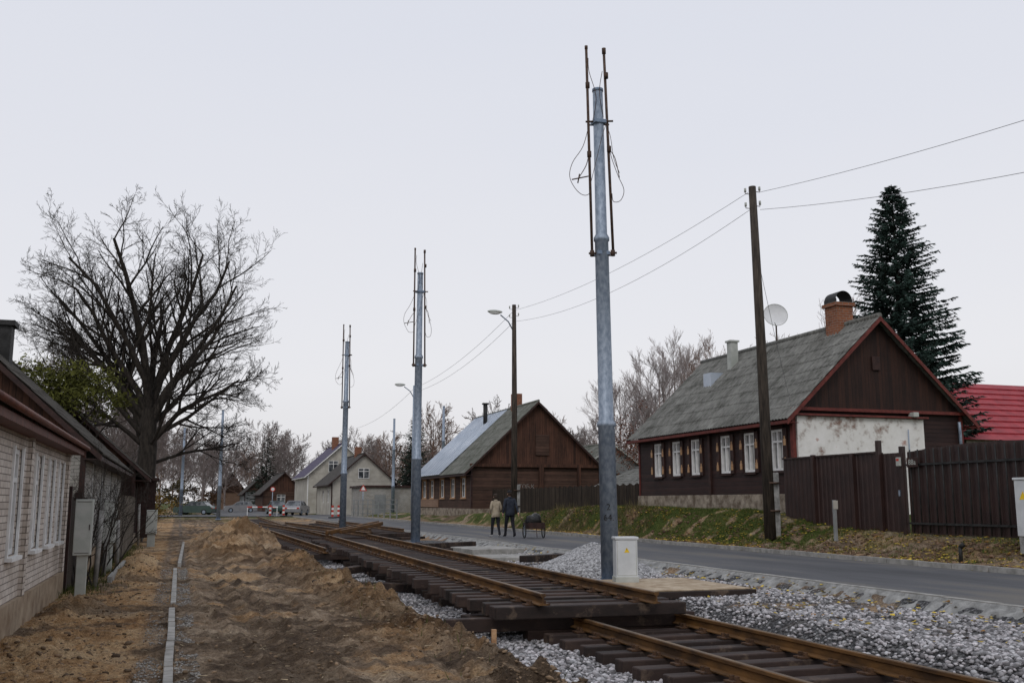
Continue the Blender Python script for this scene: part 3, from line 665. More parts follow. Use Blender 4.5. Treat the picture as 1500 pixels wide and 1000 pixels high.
S.mesh('lightning_mark',[(-.004,-.1555,.608),(.006,-.1555,.608),(.002,-.1555,.59),(.008,-.1555,.59),(-.004,-.1555,.547),(-.001,-.1555,.584),(-.008,-.1555,.584)],[(0,6,5,2,1),(2,5,4,3)],M['black'])
# ------------------------------------------------------------------ wooden poles & lamps
def wpole(x,y,zb,zt,lean=(0,0),name='utility_pole'):
    S=A(name,(x,y,zb));h=zt-zb
    S.tubes('pole',[([(0,0,-.3),(lean[0]*.5+.02,0,h*.5),(lean[0],lean[1],h)],[.17,.145,.11])],M['wpole'],12)
    S.boxes('concrete_stub',[(.1,.3,-.1,.1,-.3,1.6)],M['mortar'],.02)
    S.tubes('stub_bands',[([(.1,0,z-.02),(.1,0,z+.02)],.23) for z in(.5,1.3)],M['rustrod'],12)
    I=[]
    for z in(h-.15,h-.6):
        I.append(([(lean[0]-.02,-.0,z),(lean[0]+.25,0,z),(lean[0]+.25,0,z+.1)],.012));I.append(([(lean[0]+.02,0,z-.1),(lean[0]-.25,0,z-.1),(lean[0]-.25,0,z)],.012))
    S.tubes('insulator_hooks',I,M['rustrod'],6)
    S.tubes('insulators',[([(lean[0]+.25,0,z+.05),(lean[0]+.25,0,z+.17)],.035) for z in(h-.15,h-.6)]+[([(lean[0]-.25,0,z-.05),(lean[0]-.25,0,z+.07)],.035) for z in(h-.15,h-.6)],M['boxgrey'],8)
    return S
wpole(16.3,25.5,.95,11.2,(-.15,0))
S=wpole(16.5,49.6,1.0,12.1,(.0,0),'street_lamp')
def lamp_arm(S,h,b=1.):
    S.tubes('lamp_arm',[([(0,0,h),(-.35*b,-.1,h+.55*b),(-.85*b,-.3,h+.85*b)],.035)],M['galv'],8)
    S.blob('lamp_head',(-1.2*b,-.42,h+.98*b),(.42*b,.14,.1),M['boxgrey']);S.blob('lamp_lens',(-1.22*b,-.43,h+.91*b),(.3*b,.11,.08),M['white'])
lamp_arm(S,9.6)
S=A('street_lamp',(16.5,73.5,.8));S.tubes('pole',[([(0,0,-.3),(0,0,9.6)],[.15,.1])],M['galv'],12);lamp_arm(S,8.6)
def sag(p,q,s,n=20):
    return [(p[0]+(q[0]-p[0])*i/n,p[1]+(q[1]-p[1])*i/n,p[2]+(q[2]-p[2])*i/n-4*s*(i/n)*(1-i/n)) for i in range(n+1)]
S=A('overhead_wires')
S.tubes('wires',[(sag((16.0,25.5,11.0),(16.5,49.6,11.8),.45),.007),(sag((16.1,25.5,10.5),(16.5,49.6,11.2),.7),.007),
 (sag((16.5,49.6,11.8),(16.5,73.5,10.2),.5),.009),(sag((16.5,49.6,11.2),(16.5,73.5,9.9),.6),.009),
 (sag((16.4,25.5,11.05),(16.6,0,8.6),.5),.007),(sag((16.4,25.5,10.5),(17.5,0,7.3),.7),.007),
 (sag((16.5,73.5,10.2),(16.5,100,9),.5),.01),(sag((16.2,25.4,8.9),(18.2,27,4.7),.1),.007)],M['wire'],5)
# ------------------------------------------------------------------ big dark wooden house
wy=[27.55,29.2,30.75,32.9,34.4,35.95]
hol=[(a-.33,a+.33,2.68,3.98) for a in wy]
S=house('wooden_house',18,24.5,26.7,37.7,1.35,4.6,7.65,M['dkwall'],M['dkwallv'],M['asb'],M['redtrim'],'L',hol,(),M['stone'],1.95,glass=M['curt'],casing=M['dktrim'],cw=.04,shut=M['dktrim'],ox=.4,oy=.35,gwall=M['dkwall'],ft=.075,fq=.0)
S.boxes('facade_pilasters',[(17.93,17.997,31.75,31.9,1.95,4.55)],M['dktrim'])
S.boxes('plaster_panel',[(18.12,22.9,26.6,26.69,1.2,4.35)],M['plaster'])
S.boxes('plaster_flashing',[(18.0,23.0,26.45,26.72,4.36,4.42),(18.0,24.6,26.5,26.69,4.52,4.62)],M['redtrim'])
S.boxes('attic_vent',[(21.05,21.35,26.6,26.67,5.9,6.35)],M['dktrim'],.01)
S.boxes('chimney',[(20.9,21.55,28.1,28.75,6.6,8.3),(20.83,21.62,28.03,28.82,8.3,8.42)],M['rbrick'])
V=[];n=10
for yy in(28.1,28.75):
    for i in range(n+1):
        t=math.pi*i/n;V.append((21.22+.33*math.cos(t),yy,8.5+.33*math.sin(t)))
F=[(i,i+1,n+2+i,n+1+i) for i in range(n)]
S.mesh('chimney_cowl',V,F,M['black']);S.boxes('cowl_legs',[(20.88,20.92,28.1,28.75,8.42,8.55),(21.52,21.56,28.1,28.75,8.42,8.55)],M['black'])
S.boxes('vent_stack',[(20.4,20.72,34.2,34.5,6.6,7.95),(20.35,20.77,34.15,34.55,7.95,8.02)],M['boxgrey']);S.boxes('roof_hatch',[(19.7,20.3,34.6,35.2,6.2,6.75)],M['metalroof'])
S.tubes('downpipe',[([(24.3,26.55,4.3),(24.35,26.6,4.0),(24.35,26.6,1.3)],.05),([(22.2,26.5,4.0),(22.2,26.5,2.5)],.02)],M['galv'],8)
S.boxes('wall_lamp',[(22.3,22.5,26.3,26.6,4.4,4.55)],M['boxgrey'],.02)
S=A('satellite_dish',(21.2,32.2,7.6))
S.tubes('mast',[([(0,0,-.2),(0,0,.9)],.03),([(0,0,.9),(-.12,-.15,.95)],.025),([(-.1,-.15,.65),(-.42,-.55,.7)],.012)],M['rustrod'],8)
V=[];F=[];a0=Vector((-.45,-.85,.2)).normalized();b0=a0.orthogonal().normalized();c0=a0.cross(b0);R=.42
for r in range(7):
    rr=R*r/6
    for k in range(24):
        t=6.2832*k/24;p=Vector((-.12,-.16,1.05))+b0*rr*math.cos(t)+c0*rr*math.sin(t)*1.08+a0*(rr*rr*.55);V.append(p)
for r in range(6):
    for k in range(24):F.append((r*24+k,r*24+(k+1)%24,(r+1)*24+(k+1)%24,(r+1)*24+k))
S.mesh('dish',V,F,M['dish'],True)
S.tubes('dish_rim',[([V[6*24+k] for k in range(24)]+[V[6*24]],.012)],M['boxgrey'],5)
def ribbed(S,name,x,y0,y1,z0,z1f,mat,per=.2,amp=.022):
    pts=[];y=y0
    while y<y1:
        for dy,o in((0,0),(per*.35,0),(per*.5,1),(per*.85,1)):
            if y+dy<=y1:pts.append((x-amp*o,y+dy))
        y+=per
    V=[]
    for (a,b) in pts:V+=[(a,b,z0),(a,b,z1f(b))]
    F=[(2*i,2*i+1,2*i+3,2*i+2) for i in range(len(pts)-1)]
    return S.mesh(name,V,F,mat)
S=A('metal_fence')
ribbed(S,'sheet_panels',17.5,21.9,26.5,.75,lambda y:2.98,M['fence'])
S.boxes('posts',[(17.38,17.5,y-.06,y+.06,.6,h) for y,h in((24.9,3.05),(23.1,3.0),(22.0,3.3),(21.1,3.1),(15.6,3.1))],M['fence'],.008)
S.boxes('top_rail',[(17.44,17.49,22.1,26.5,2.975,3.02)],M['fence'])
ribbed(S,'sheet_panels_near',17.6,9,15.5,.7,lambda y:3.0,M['fence'])
S=A('metal_gate')
ribbed(S,'gate_leaf',17.52,15.7,21.0,.92,lambda y:2.95+.12*abs(math.sin((y-21)*.6)),M['fence'],.28,.03)
S.tubes('gate_bars',[([(17.46,y,.95),(17.46,y,3.0)],.018) for y in np.arange(15.8,21,.28)],M['black'],6)
S.boxes('gate_rails',[(17.44,17.49,15.7,21.0,1.15,1.2),(17.44,17.49,15.7,21.0,2.6,2.65)],M['black'])
S=A('wicket_gate');ribbed(S,'leaf',17.5,21.15,21.95,.92,lambda y:2.95,M['fence'],.2,.02);S.boxes('handle',[(17.42,17.46,21.25,21.3,1.85,2.0)],M['galv'])
S=A('house_number_plate',(17.4,20.7,2.68));S.boxes('plate',[(-.01,.01,-.2,.2,-.12,.12)],M['dktrim'],.004)
S.text('number','88a',(-.013,0,0),.19,-math.pi/2,M['boxgrey'])
S=A('letter_box',(17.36,21.12,2.6));S.boxes('box',[(-.06,.0,-.07,.07,-.0,.22)],M['boxgrey'],.01);S.boxes('sticker',[(-.064,-.061,-.05,.05,.13,.19)],M['red'])
S=A('marker_post',(16.2,22.3,.9));S.boxes('post',[(-.04,.04,-.04,.04,-.2,.85)],M['greywall'],.01);S.boxes('plate',[(-.07,.07,-.055,-.04,.62,.84)],M['cream'])
S=A('water_valve_post',(15.9,17.6,.5));S.tubes('post',[([(0,0,-.1),(0,0,.28)],.04),([(-.0,0,.24),(.06,-.05,.32)],.05)],M['black'],8)
S=A('utility_cabinet',(16.72,16.4,.75));S.boxes('body',[(-.22,.22,-.22,.22,.25,1.4)],M['cabinet'],.015);S.boxes('plinth',[(-.2,.2,-.2,.2,-.1,.25)],M['mortar']);S.boxes('lid',[(-.24,.24,-.24,.24,1.4,1.45)],M['cabinet'],.01)
S.mesh('warning_triangle',[(-.222,-.1,1.0),(-.222,.1,1.0),(-.222,0,1.17)],[(0,1,2)],M['yellow'])
# ------------------------------------------------------------------ middle wooden house
hol=[(a-.5,a+.5,2.0,3.2) for a in (61.2,63.8,66.6,69.5,71.8)]
S=house('log_house',17,25.6,59.5,73.0,1.0,3.95,8.0,M['oldwood'],M['oldwoodv'],M['asb2'],M['dktrim'],'L',hol,(),M['stone'],1.3,glass=M['glass'],casing=M['tan'],cw=.07,ox=.55,oy=.4)
roofside(S,'new_metal_roof',16.4,3.52,21.3,8.06,65.2,73.45,M['metalroof'],.0)
S.tubes('standing_seams',[([(16.4,y,3.56),(21.3,y,8.1)],.02) for y in np.arange(65.3,73.4,.6)],M['metalroof'],5)
S.boxes('tan_cladding',[(16.93,16.995,67.6,73,1.35,1.9),(16.93,16.995,67.6,73,3.35,3.9)],M['tanwall'])
S.boxes('attic_door',[(21.2,22.1,59.38,59.46,4.6,5.9)],M['oldwood'],.01)
S.boxes('belt_board',[(16.9,25.7,59.3,59.46,3.85,4.05)],M['oldwoodv'])
S.boxes('gable_post',[(21.4,21.7,59.3,59.44,1.3,3.85),(24.0,24.2,59.3,59.44,1.3,3.85)],M['oldwoodv'])
S.boxes('chimney',[(21.0,21.6,63.2,63.8,7.4,8.9)],M['rbrick']);S.boxes('stovepipe_cap',[(20.2,20.6,67.6,68.0,8.55,8.65)],M['black'])
S.tubes('stovepipe',[([(20.4,67.8,7.0),(20.4,67.8,8.6)],.16)],M['black'],10)
S.text('chalk_writing','ТОБ.К',(20.6,59.47,2.65),.36,0,M['chalk'])
S=house('shed',24.6,30.5,62,72,1.1,3.6,5.6,M['dkwoodv'],M['greywall'],M['asb2'],M['boxgrey'],'L',(),(),None)
S=house('wooden_shed',22.5,27,47,52,1.3,2.7,3.6,M['greywall'],M['greywall'],M['asb'],M['dktrim'],'L',(),(),None)
S=A('plank_fence');ribbed(S,'boards',18.3,38.2,59.2,1.0,lambda y:2.45+.04*math.sin(y*9),M['dkwoodv'],.15,.02)
S=A('red_roof_house')
wall(S,'wall',(30.5,33),(1,0),12,1.2,4.3,[],(0,1),M['cream']);wall(S,'side',(30.5,33),(0,1),10,1.2,4.3,[],(1,0),M['cream'])
V=[(30,32.5,4.2),(43,32.5,4.2),(43,44,4.2),(30,44,4.2),(33.4,37.5,7.2),(39.5,37.5,7.2)]
S.mesh('hip_roof',V,[(0,1,5,4),(1,2,5),(2,3,4,5),(3,0,4)],M['redroof'])
L=[]
for i in range(1,10):
    t=i/10;z=4.2+3*t;L.append(([(30+3.4*t,32.5+5*t,z+.02),(43-3.5*t,32.5+5*t,z+.02)],.03));L.append(([(30+3.4*t,32.5+5*t,z+.02),(30+3.4*t,44-6.5*t,z+.02)],.03))
S.tubes('tile_courses',L,M['redroof'],6);S.boxes('chimney',[(38.2,38.9,36,36.7,6,7.6)],M['rbrick'])
# ------------------------------------------------------------------ left houses
WA=(7.4,9.8,12.2,14.6,16.7,18.3,19.75)
hol=[(a-.36,a+.36,1.02,2.4) for a in WA]
S=house('white_brick_house',-9,-2.05,5,20.8,0,2.9,5.2,M['wbrick'],M['wbrick'],M['asb3'],M['rustmetal'],'R',hol,(),M['plinth'],.42,frame=M['white'],glass=M['curt'],ox=.28,oy=.3,ft=.07,fq=.03)
S.boxes('window_sills',[(-2.06,-1.96,a-.44,a+.44,.95,1.0) for a in WA],M['white'])
S.boxes('window_trim',[(-2.06,-2.02,a+s*.4-.04,a+s*.4+.04,1.0,2.42) for a in WA for s in(-1,1)],M['white'])
S.tubes('gutter',[([(-1.73,4.7,2.76),(-1.73,21.1,2.72)],.045)],M['rustmetal'],8)
S.boxes('brick_pilasters',[(-2.05,-1.99,20.5,20.8,.42,2.86),(-2.05,-1.99,15.5,15.72,.42,2.86)],M['wbrick'])
S.boxes('cornice',[(-2.06,-1.93,5,20.85,2.62,2.72)],M['wbrick'])
hol=[(a-.5,a+.5,1.4,2.7) for a in(28.5,32,35.5,39)]
S=house('grey_brick_house',-10,-2.15,25.5,41.5,0,3.15,6.7,M['wbrick2'],M['oldwoodv'],M['asb3'],M['dktrim'],'R',hol,(),M['plinth'],.5,ox=.4,oy=.5)
S.boxes('chimney',[(-5.6,-5.0,32.5,33.1,5.2,6.9),(-5.7,-4.9,32.4,33.2,6.9,7.05)],M['black'])
hol=[(a-.45,a+.45,1.5,2.7) for a in(45.5,48.5,51.5)]
S=house('old_wooden_house',-8,-1.75,43.5,54.5,0,3.2,6.0,M['dkwallv'],M['oldwoodv'],M['asb3'],M['dktrim'],'R',hol,(),M['stone'],.4,ox=.6,oy=.4)
S.boxes('porch',[(-1.7,-1.0,46,46.1,0.2,2.6),(-1.7,-1.0,47.9,48,0.2,2.6),(-1.75,-.85,45.8,48.2,2.6,2.72)],M['dktrim'])
S=A('plank_fence');S.boxes('boards',[(-2.0,-1.96,y,y+.125,0,1.75+random.uniform(-.03,.05)) for y in np.arange(21.2,25.4,.14)],M['dkwoodv']);S.boxes('rails',[(-2.05,-2.0,21.1,25.4,.4,.48),(-2.05,-2.0,21.1,25.4,1.4,1.48)],M['dkwoodv'])
S.boxes('posts',[(-2.1,-1.95,20.95,21.1,0,2.0),(-2.1,-1.95,23.2,23.3,0,1.9)],M['dktrim'])
S=A('plank_fence');S.boxes('boards',[(-1.62,-1.58,y,y+.1,0.05,1.85+random.uniform(-.06,.06)) for y in np.arange(30,41,.13)],M['grwoodv']);S.boxes('rails',[(-1.67,-1.62,30,41,.5,.58),(-1.67,-1.62,30,41,1.4,1.48)],M['grwoodv'])
def meter(x,y,z0,z1,w=.3):
    S=A('meter_box',(x,y,0),.0);S.boxes('box',[(-w/2,w/2,-.12,.12,z0,z1)],M['boxgrey'],.015);S.boxes('stand',[(-w/2+.07,w/2-.05,-.06,.06,-.1,z0-.002)],M['boxgrey'],.01)
    S.boxes('door_seam',[(-w/2+.03,w/2-.03,-.124,-.12,z0+.04,z0+.05),(-w/2+.03,w/2-.03,-.124,-.12,z1-.05,z1-.04),(w/2-.05,w/2-.035,-.13,-.12,z0+.45,z0+.55)],M['dktrim'])
meter(-1.62,19.9,.75,1.75);meter(-1.6,27.0,.7,1.75);meter(-.95,41,.5,1.4,.4)
S=A('fence_posts');S.tubes('posts',[([(-1.5+random.uniform(-.05,.05),y,0),(-1.5,y,1.1+random.random()*.6)],.05) for y in(22.5,24.6,28.6,43,47,50,56,60)],M['concrete'],8)
# ------------------------------------------------------------------ far houses
S=house('white_house',15.4,22.2,108,120,.3,3.9,6.9,M['cream'],M['cream'],M['dkroof'],M['dktrim'],'L',[(110,111.2,1.6,3),(114,115.2,1.6,3)],[(18.2,19.4,4.2,5.3),(19.9,21.2,1.6,3)],None,amp=0)
S.boxes('chimney',[(18.5,19.2,112,112.7,6.4,7.8)],M['rbrick'])
S=A('garage');S.boxes('walls',[(16.9,22.5,97,104,.3,3.1)],M['wbrick2']);S.boxes('roof',[(16.7,22.8,96.8,104.2,3.1,3.3)],M['dktrim']);S.boxes('door',[(18,19.1,96.93,96.99,.3,2.4)],M['greywall'])
S=house('purple_roof_house',15,23.5,126,140,.3,5.2,9.0,M['cream'],M['cream'],M['purproof'],M['white'],'L',(),[(17.5,18.7,5.4,6.8),(20,21.2,5.4,6.8),(18,19.3,2,3.4)],None,amp=0)
S.boxes('chimney',[(18.5,19.3,130,130.8,8,10)],M['rbrick'])
house('brown_house',11.5,17.5,150,165,.3,3.2,6.0,M['oldwood'],M['oldwoodv'],M['dkroof'],M['dktrim'],'L',(),[(13.5,14.7,1.5,2.8)],None,amp=0)
house('grey_house',10.5,17,176,190,.3,3.4,6.6,M['greywall'],M['oldwood'],M['dkroof'],M['dktrim'],'L',(),[(13.5,14.7,1.5,2.8)],None,amp=0)
house('brown_house',6.5,12.5,200,214,.3,3.4,7.2,M['tanwall'],M['oldwood'],M['dkroof'],M['dktrim'],'L',(),(),None,amp=0)
house('cream_house',22.5,29,90,100,.5,3.4,6.0,M['cream'],M['cream'],M['dkroof'],M['dktrim'],'L',(),[(25,26.2,1.5,2.8)],None,amp=0)
house('yard_house',-14,-7,120,135,.3,3.4,6.4,M['tanwall'],M['oldwood'],M['dkroof'],M['dktrim'],'R',(),(),None,amp=0)
S=A('lattice_fence');S.boxes('posts',[(15.8,15.9,y,y+.1,.4,1.9) for y in np.arange(76,97,2.5)],M['greywall']);S.boxes('rails',[(15.83,15.87,76,97,z,z+.05) for z in(.7,1.1,1.5,1.85)],M['greywall'])
# ------------------------------------------------------------------ barriers, signs, cars
def barrier(x,y,z=.35):
    S=A('traffic_barrier_board',(x,y,z),.3);S.boxes('foot',[(-.3,.3,-.2,.2,0,.1)],M['black'],.02)
    R=[];W=[]
    for k in range(5):
        (R if k%2==0 else W).append((-.1,.1,-.02,.02,.12+k*.19,.31+k*.19))
    S.boxes('red_stripes',R,M['red']);S.boxes('white_stripes',W,M['white'])
for x,y in((8.0,95),(9.4,97),(12.4,86),(13.2,88),(20.8,90)):barrier(x,y)
S=A('barrier_rail',(0,0,.35));S.boxes('rail',[(6.5+.5*k,7+.5*k,104,104.05,.8,.92) for k in range(0,6,2)],M['red']);S.boxes('rail_white',[(6.5+.5*k,7+.5*k,104,104.05,.8,.92) for k in range(1,6,2)],M['white']);S.boxes('legs',[(6.5,6.56,104,104.05,0,.8),(9.4,9.46,104,104.05,0,.8)],M['white'])
S=A('traffic_sign',(9.1,106,.3));S.tubes('post',[([(0,0,0),(0,0,2.9)],.04)],M['galv'],8);S.tubes('disc',[([(0,-.04,2.7),(0,-.07,2.7)],.25)],M['red'],20);S.tubes('disc_centre',[([(0,-.072,2.7),(0,-.08,2.7)],.17)],M['white'],20)
S=A('traffic_sign',(16.0,92,.4));S.tubes('post',[([(0,0,0),(0,0,2.8)],.04)],M['galv'],8);S.mesh('triangle',[(-.35,-.05,2.3),(.35,-.05,2.3),(0,-.05,2.9)],[(0,1,2)],M['red']);S.mesh('triangle_centre',[(-.22,-.055,2.38),(.22,-.055,2.38),(0,-.055,2.76)],[(0,1,2)],M['white'])
def car(x,y,rz,mat,z=.36):
    S=A('parked_car',(x,y,z),rz);w=.84
    prof=[(-2.1,.3),(2.1,.3),(2.15,.6),(2.05,.82),(1.1,.92),(-1.9,.95),(-2.12,.7)]
    V=[(s*w,a,b) for s in(-1,1) for a,b in prof];n=len(prof)
    F=[tuple(range(n)),tuple(range(2*n-1,n-1,-1))]+[(i,(i+1)%n,n+(i+1)%n,n+i) for i in range(n)]
    o=S.mesh('body',V,F,mat);b=o.modifiers.new('b','BEVEL');b.width=.06;b.segments=3
    cab=[(-1.75,.93),(1.05,.9),(.35,1.4),(-1.15,1.42)]
    V=[]
    for s in(-1,1):V+=[(s*(w-.05),cab[0][0],cab[0][1]),(s*(w-.05),cab[1][0],cab[1][1]),(s*(w-.2),cab[2][0],cab[2][1]),(s*(w-.2),cab[3][0],cab[3][1])]
    S.mesh('windows',V,[(0,1,2,3),(7,6,5,4),(1,5,6,2),(3,7,4,0)],M['glass'])
    S.mesh('roof',[(-w+.18,.42,1.41),(w-.18,.42,1.41),(w-.18,-1.2,1.43),(-w+.18,-1.2,1.43),(-w+.24,.3,1.46),(w-.24,.3,1.46),(w-.24,-1.1,1.48),(-w+.24,-1.1,1.48)],BF,mat)
    S.tubes('pillars',[([(s*(w-.04),a,.92),(s*(w-.19),b,1.42)],.035) for s in(-1,1) for a,b in((1.05,.37),(-.35,-.35),(-1.7,-1.13))],mat,6)
    S.tubes('wheels',[([(s*(w-.18),a,.31),(s*(w+.01),a,.31)],.31) for s in(-1,1) for a in(-1.3,1.3)],M['tyre'],16)
    S.tubes('hubs',[([(s*(w),a,.31),(s*(w+.02),a,.31)],.18) for s in(-1,1) for a in(-1.3,1.3)],M['galv'],12)
    S.boxes('lights',[(-.75,-.5,-2.14,-2.08,.66,.8),(.5,.75,-2.14,-2.08,.66,.8)],M['red']);S.boxes('headlights',[(-.75,-.5,2.08,2.13,.6,.75),(.5,.75,2.08,2.13,.6,.75)],M['white'])
car(11.6,106,-.35,M['car_s']);car(1.75,118,1.2,M['car_g'],.3);car(8.0,142,1.57,M['car_s'],.3);car(10.6,118,.1,M['car_g'])
# ------------------------------------------------------------------ trees
class Tree:
    def __init__(s,seed):s.r=random.Random(seed);s.V=[];s.F=[]
    def tube(s,pts,rad,n):
        v,f=tubev(pts,rad,n);o=len(s.V);s.V+=v;s.F+=[tuple(i+o for i in q) for q in f]
    def grow(s,p,d,r,L,lev,maxl,kids,up=.15,wob=.25,spread=(.5,1.0),ratio=(.5,.72),start=.25,minr=.004):
        R=s.r;segs=5 if lev<2 else (3 if lev<maxl else 2)
        pts=[p];rad=[r];dd=d.copy();pos=p.copy()
        for i in range(segs):
            dd=(dd+Vector((R.gauss(0,wob),R.gauss(0,wob),R.gauss(0,wob)+up))*.5).normalized()
            pos=pos+dd*(L/segs);pts.append(pos.copy());rad.append(max(minr,r*(1-.72*(i+1)/segs)))
        s.tube(pts,rad,8 if r>.12 else(5 if r>.03 else 3))
        if lev>=maxl:return
        for k in range(kids[lev]):
            t=start+(1-start)*(k+R.random())/kids[lev]
            i=min(segs-1,int(t*segs));f=t*segs-i;q=pts[i].lerp(pts[i+1],f)
            ax=(pts[i+1]-pts[i]).normalized()
            o=ax.orthogonal().normalized();o=Matrix.Rotation(R.random()*6.283,3,ax)@o
            an=R.uniform(*spread);nd=(ax*math.cos(an)+o*math.sin(an)).normalized()
            rr=rad[i]*(1-f)+rad[i+1]*f
            s.grow(q,nd,max(minr,rr*R.uniform(.5,.68)),L*R.uniform(*ratio)*(1.1-.45*t),lev+1,maxl,kids,up,wob,spread,ratio,.15,minr)
    def obj(s,name,mat,loc,rz=0,sc_=1,parent=None):
        o=fast(name,np.array(s.V),np.array(s.F),mat,smooth=True);o.location=loc;o.rotation_euler=(0,0,rz);o.scale=(sc_,)*3
        if parent:o.parent=parent
        return o
T=Tree(23)
T.tube([Vector((0,0,-.3)),Vector((.02,0,.6)),Vector((-.05,0,2.5)),Vector((.0,0,4.6)),Vector((-.05,0,6.6))],[.68,.56,.5,.46,.38],12)
R=T.r
limbs=[(3.8,-1,.85,6.6,.17),(4.6,1,.8,6.4,.17),(4.4,.1,.6,5.5,.12),(5.2,-.7,.95,7.9,.2),(5.8,.35,1.2,9.0,.23),(6.2,-.2,1.35,9.9,.25),(5.5,.8,.95,7.5,.2),(6.1,-.85,.95,8.1,.2),(4.9,-.8,.6,7.0,.16),(3.6,.9,.35,5.6,.11),(5.0,1,.5,6.4,.14),(4.4,-1,.42,6.6,.14),(6.2,.1,1.45,10.2,.22),(6.0,.6,1.1,8.8,.19),(5.9,-.5,1.15,9.3,.2),(5.6,1,.7,7.1,.16),(5.8,-1,.72,7.6,.16),(6.3,.35,1.38,9.8,.2),(6.3,-.4,1.3,9.6,.19)]
for k,(z,sx,el,L_,r_) in enumerate(limbs):
    dy=R.uniform(-.8,.8);d=Vector((sx,dy,0))
    d=(d.normalized()*math.cos(el)+Vector((0,0,math.sin(el)))).normalized()
    T.grow(Vector((0,0,z)),d,r_,L_*.96,0,4,[9,7,5,4,0],.1,.21,(.4,.95),(.4,.58),.25,.0072)
T.obj('bare_linden_tree',M['bark'],(-1.7,56,0))
print('big tree faces',len(T.F), 'top',max(v[2] for v in T.V))
T=Tree(5)
for k in range(9):
    T.grow(Vector((R.uniform(-.2,.2),R.uniform(-.4,.4),0)),Vector((R.uniform(-.35,.35),R.uniform(-.5,.5),1)).normalized(),.022,2.4*R.uniform(.7,1.1),1,4,[0,6,4,3,0],.05,.25,(.3,.9),(.4,.6),.2,.003)
T.obj('bare_shrub',M['bark'],(-1.75,22.6,0));
T.obj('bare_shrub',M['bark'],(-1.9,24.5,0),2.,1.05)
def bg_tree(seed,h,kids,mat,name='tree_mesh',up=.2,minr=.02,spread=(.35,.9)):
    T=Tree(seed);R=T.r;T.tube([Vector((0,0,-.3)),Vector((0,0,h*.3)),Vector((R.uniform(-.3,.3),0,h*.62)),Vector((0,0,h*.95))],[h*.016,h*.012,h*.008,.02],6)
    for k in range(16):
        z=h*(.2+.72*k/16);a=R.random()*6.28;e=R.uniform(.5,1.1)
        T.grow(Vector((0,0,z)),Vector((math.cos(a)*math.cos(e),math.sin(a)*math.cos(e),math.sin(e))),h*.006*(1.2-k/20),h*.42*(1.1-.6*k/16),1,4,kids,up,.25,spread,(.45,.68),.2,minr)
    o=T.obj(name,mat,(0,0,0));me=o.data;bpy.data.objects.remove(o);return me
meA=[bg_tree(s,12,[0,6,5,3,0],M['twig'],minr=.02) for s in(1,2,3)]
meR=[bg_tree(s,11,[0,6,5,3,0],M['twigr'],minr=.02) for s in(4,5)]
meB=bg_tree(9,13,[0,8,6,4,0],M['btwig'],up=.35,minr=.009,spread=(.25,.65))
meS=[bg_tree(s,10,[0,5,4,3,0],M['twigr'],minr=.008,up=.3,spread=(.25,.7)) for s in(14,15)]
def foliage(seed,n,c,r,col,size):
    rg=np.random.default_rng(seed)
    cl=rg.normal(0,.42,(max(8,n//90),3));idx=rg.integers(0,len(cl),n);p=cl[idx]+rg.normal(0,.13,(n,3))
    p=p*np.array(r)+np.array(c)
    q=rg.normal(0,1,(n,3,3))*size;V=(p[:,None,:]+q).reshape(-1,3)
    cv=np.array(col)*(.4+.9*rg.random((n,1)))
    return V,np.arange(3*n).reshape(-1,3),np.repeat(cv,3,0)
dt=empty('distant_trees')
def put(me,x,y,s,z=.2,nm_='tree'):
    o=bpy.data.objects.new(nm_,me);COL.objects.link(o);o.parent=dt;o.location=(x,y,z);o.rotation_euler=(0,0,random.random()*6.28);o.scale=(s*random.uniform(.9,1.15),s,s*random.uniform(.85,1.1));return o
for k in range(150):
    y=random.uniform(150,240);x=-75+k*1.9+random.uniform(-3,3)
    if x>2.5 and x<13 and y<170:y+=60
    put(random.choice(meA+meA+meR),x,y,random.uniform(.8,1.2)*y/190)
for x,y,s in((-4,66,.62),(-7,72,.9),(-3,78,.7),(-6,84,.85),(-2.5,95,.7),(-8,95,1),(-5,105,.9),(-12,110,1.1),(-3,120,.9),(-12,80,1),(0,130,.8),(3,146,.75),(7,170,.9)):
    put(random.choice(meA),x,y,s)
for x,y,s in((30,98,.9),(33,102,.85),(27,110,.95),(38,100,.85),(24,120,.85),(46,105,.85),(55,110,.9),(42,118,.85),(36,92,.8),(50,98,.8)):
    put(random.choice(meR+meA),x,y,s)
for x,y,s in((32,63.5,.92),(34,65,.88),(30.5,67,.7)):
    put(meB,x,y,s,1.0,'birch')
for x,y,s in((33.5,58,.98),(31.5,52,.95),(34,50,1.05),(37.5,53,1.05),(29.5,58,.62),(36,49,1.05)):put(random.choice(meS),x,y,s,1.0)
V=[];Fs=[];Cs=[];o=0
for k,(x,y,s,c) in enumerate([(-3.5,62,2,(.09,.075,.03)),(-2.6,70,1.6,(.22,.14,.03)),(-3,80,2,(.07,.06,.035)),(-2,90,1.6,(.24,.15,.03)),(-4,100,2.5,(.06,.07,.03)),(0,122,2.5,(.1,.08,.04)),(4,148,2.2,(.12,.07,.04)),(28,57,1.6,(.16,.06,.03)),(27.3,60,1.8,(.1,.06,.03)),(33,75,2.5,(.09,.07,.04)),(22,118,2.2,(.08,.07,.03)),(26,108,2.4,(.07,.05,.03))]+[(-60+i*5.5,random.uniform(148,165)+(50 if 2<-60+i*5.5<12 else 0),3.0,(.075+.02*random.random(),.06,.045)) for i in range(45)]):
    v,f,c_=foliage(100+k,1500 if y<110 else 900,(x,y,s*.75+.3),(s*1.25,s*1.2,s*.75),c,.05 if y<110 else .13)
    V.append(v);Fs.append(f+o);Cs.append(c_);o+=len(v)
fast('shrub_thicket',np.concatenate(V),np.concatenate(Fs),M['vcol'],col=np.concatenate(Cs))
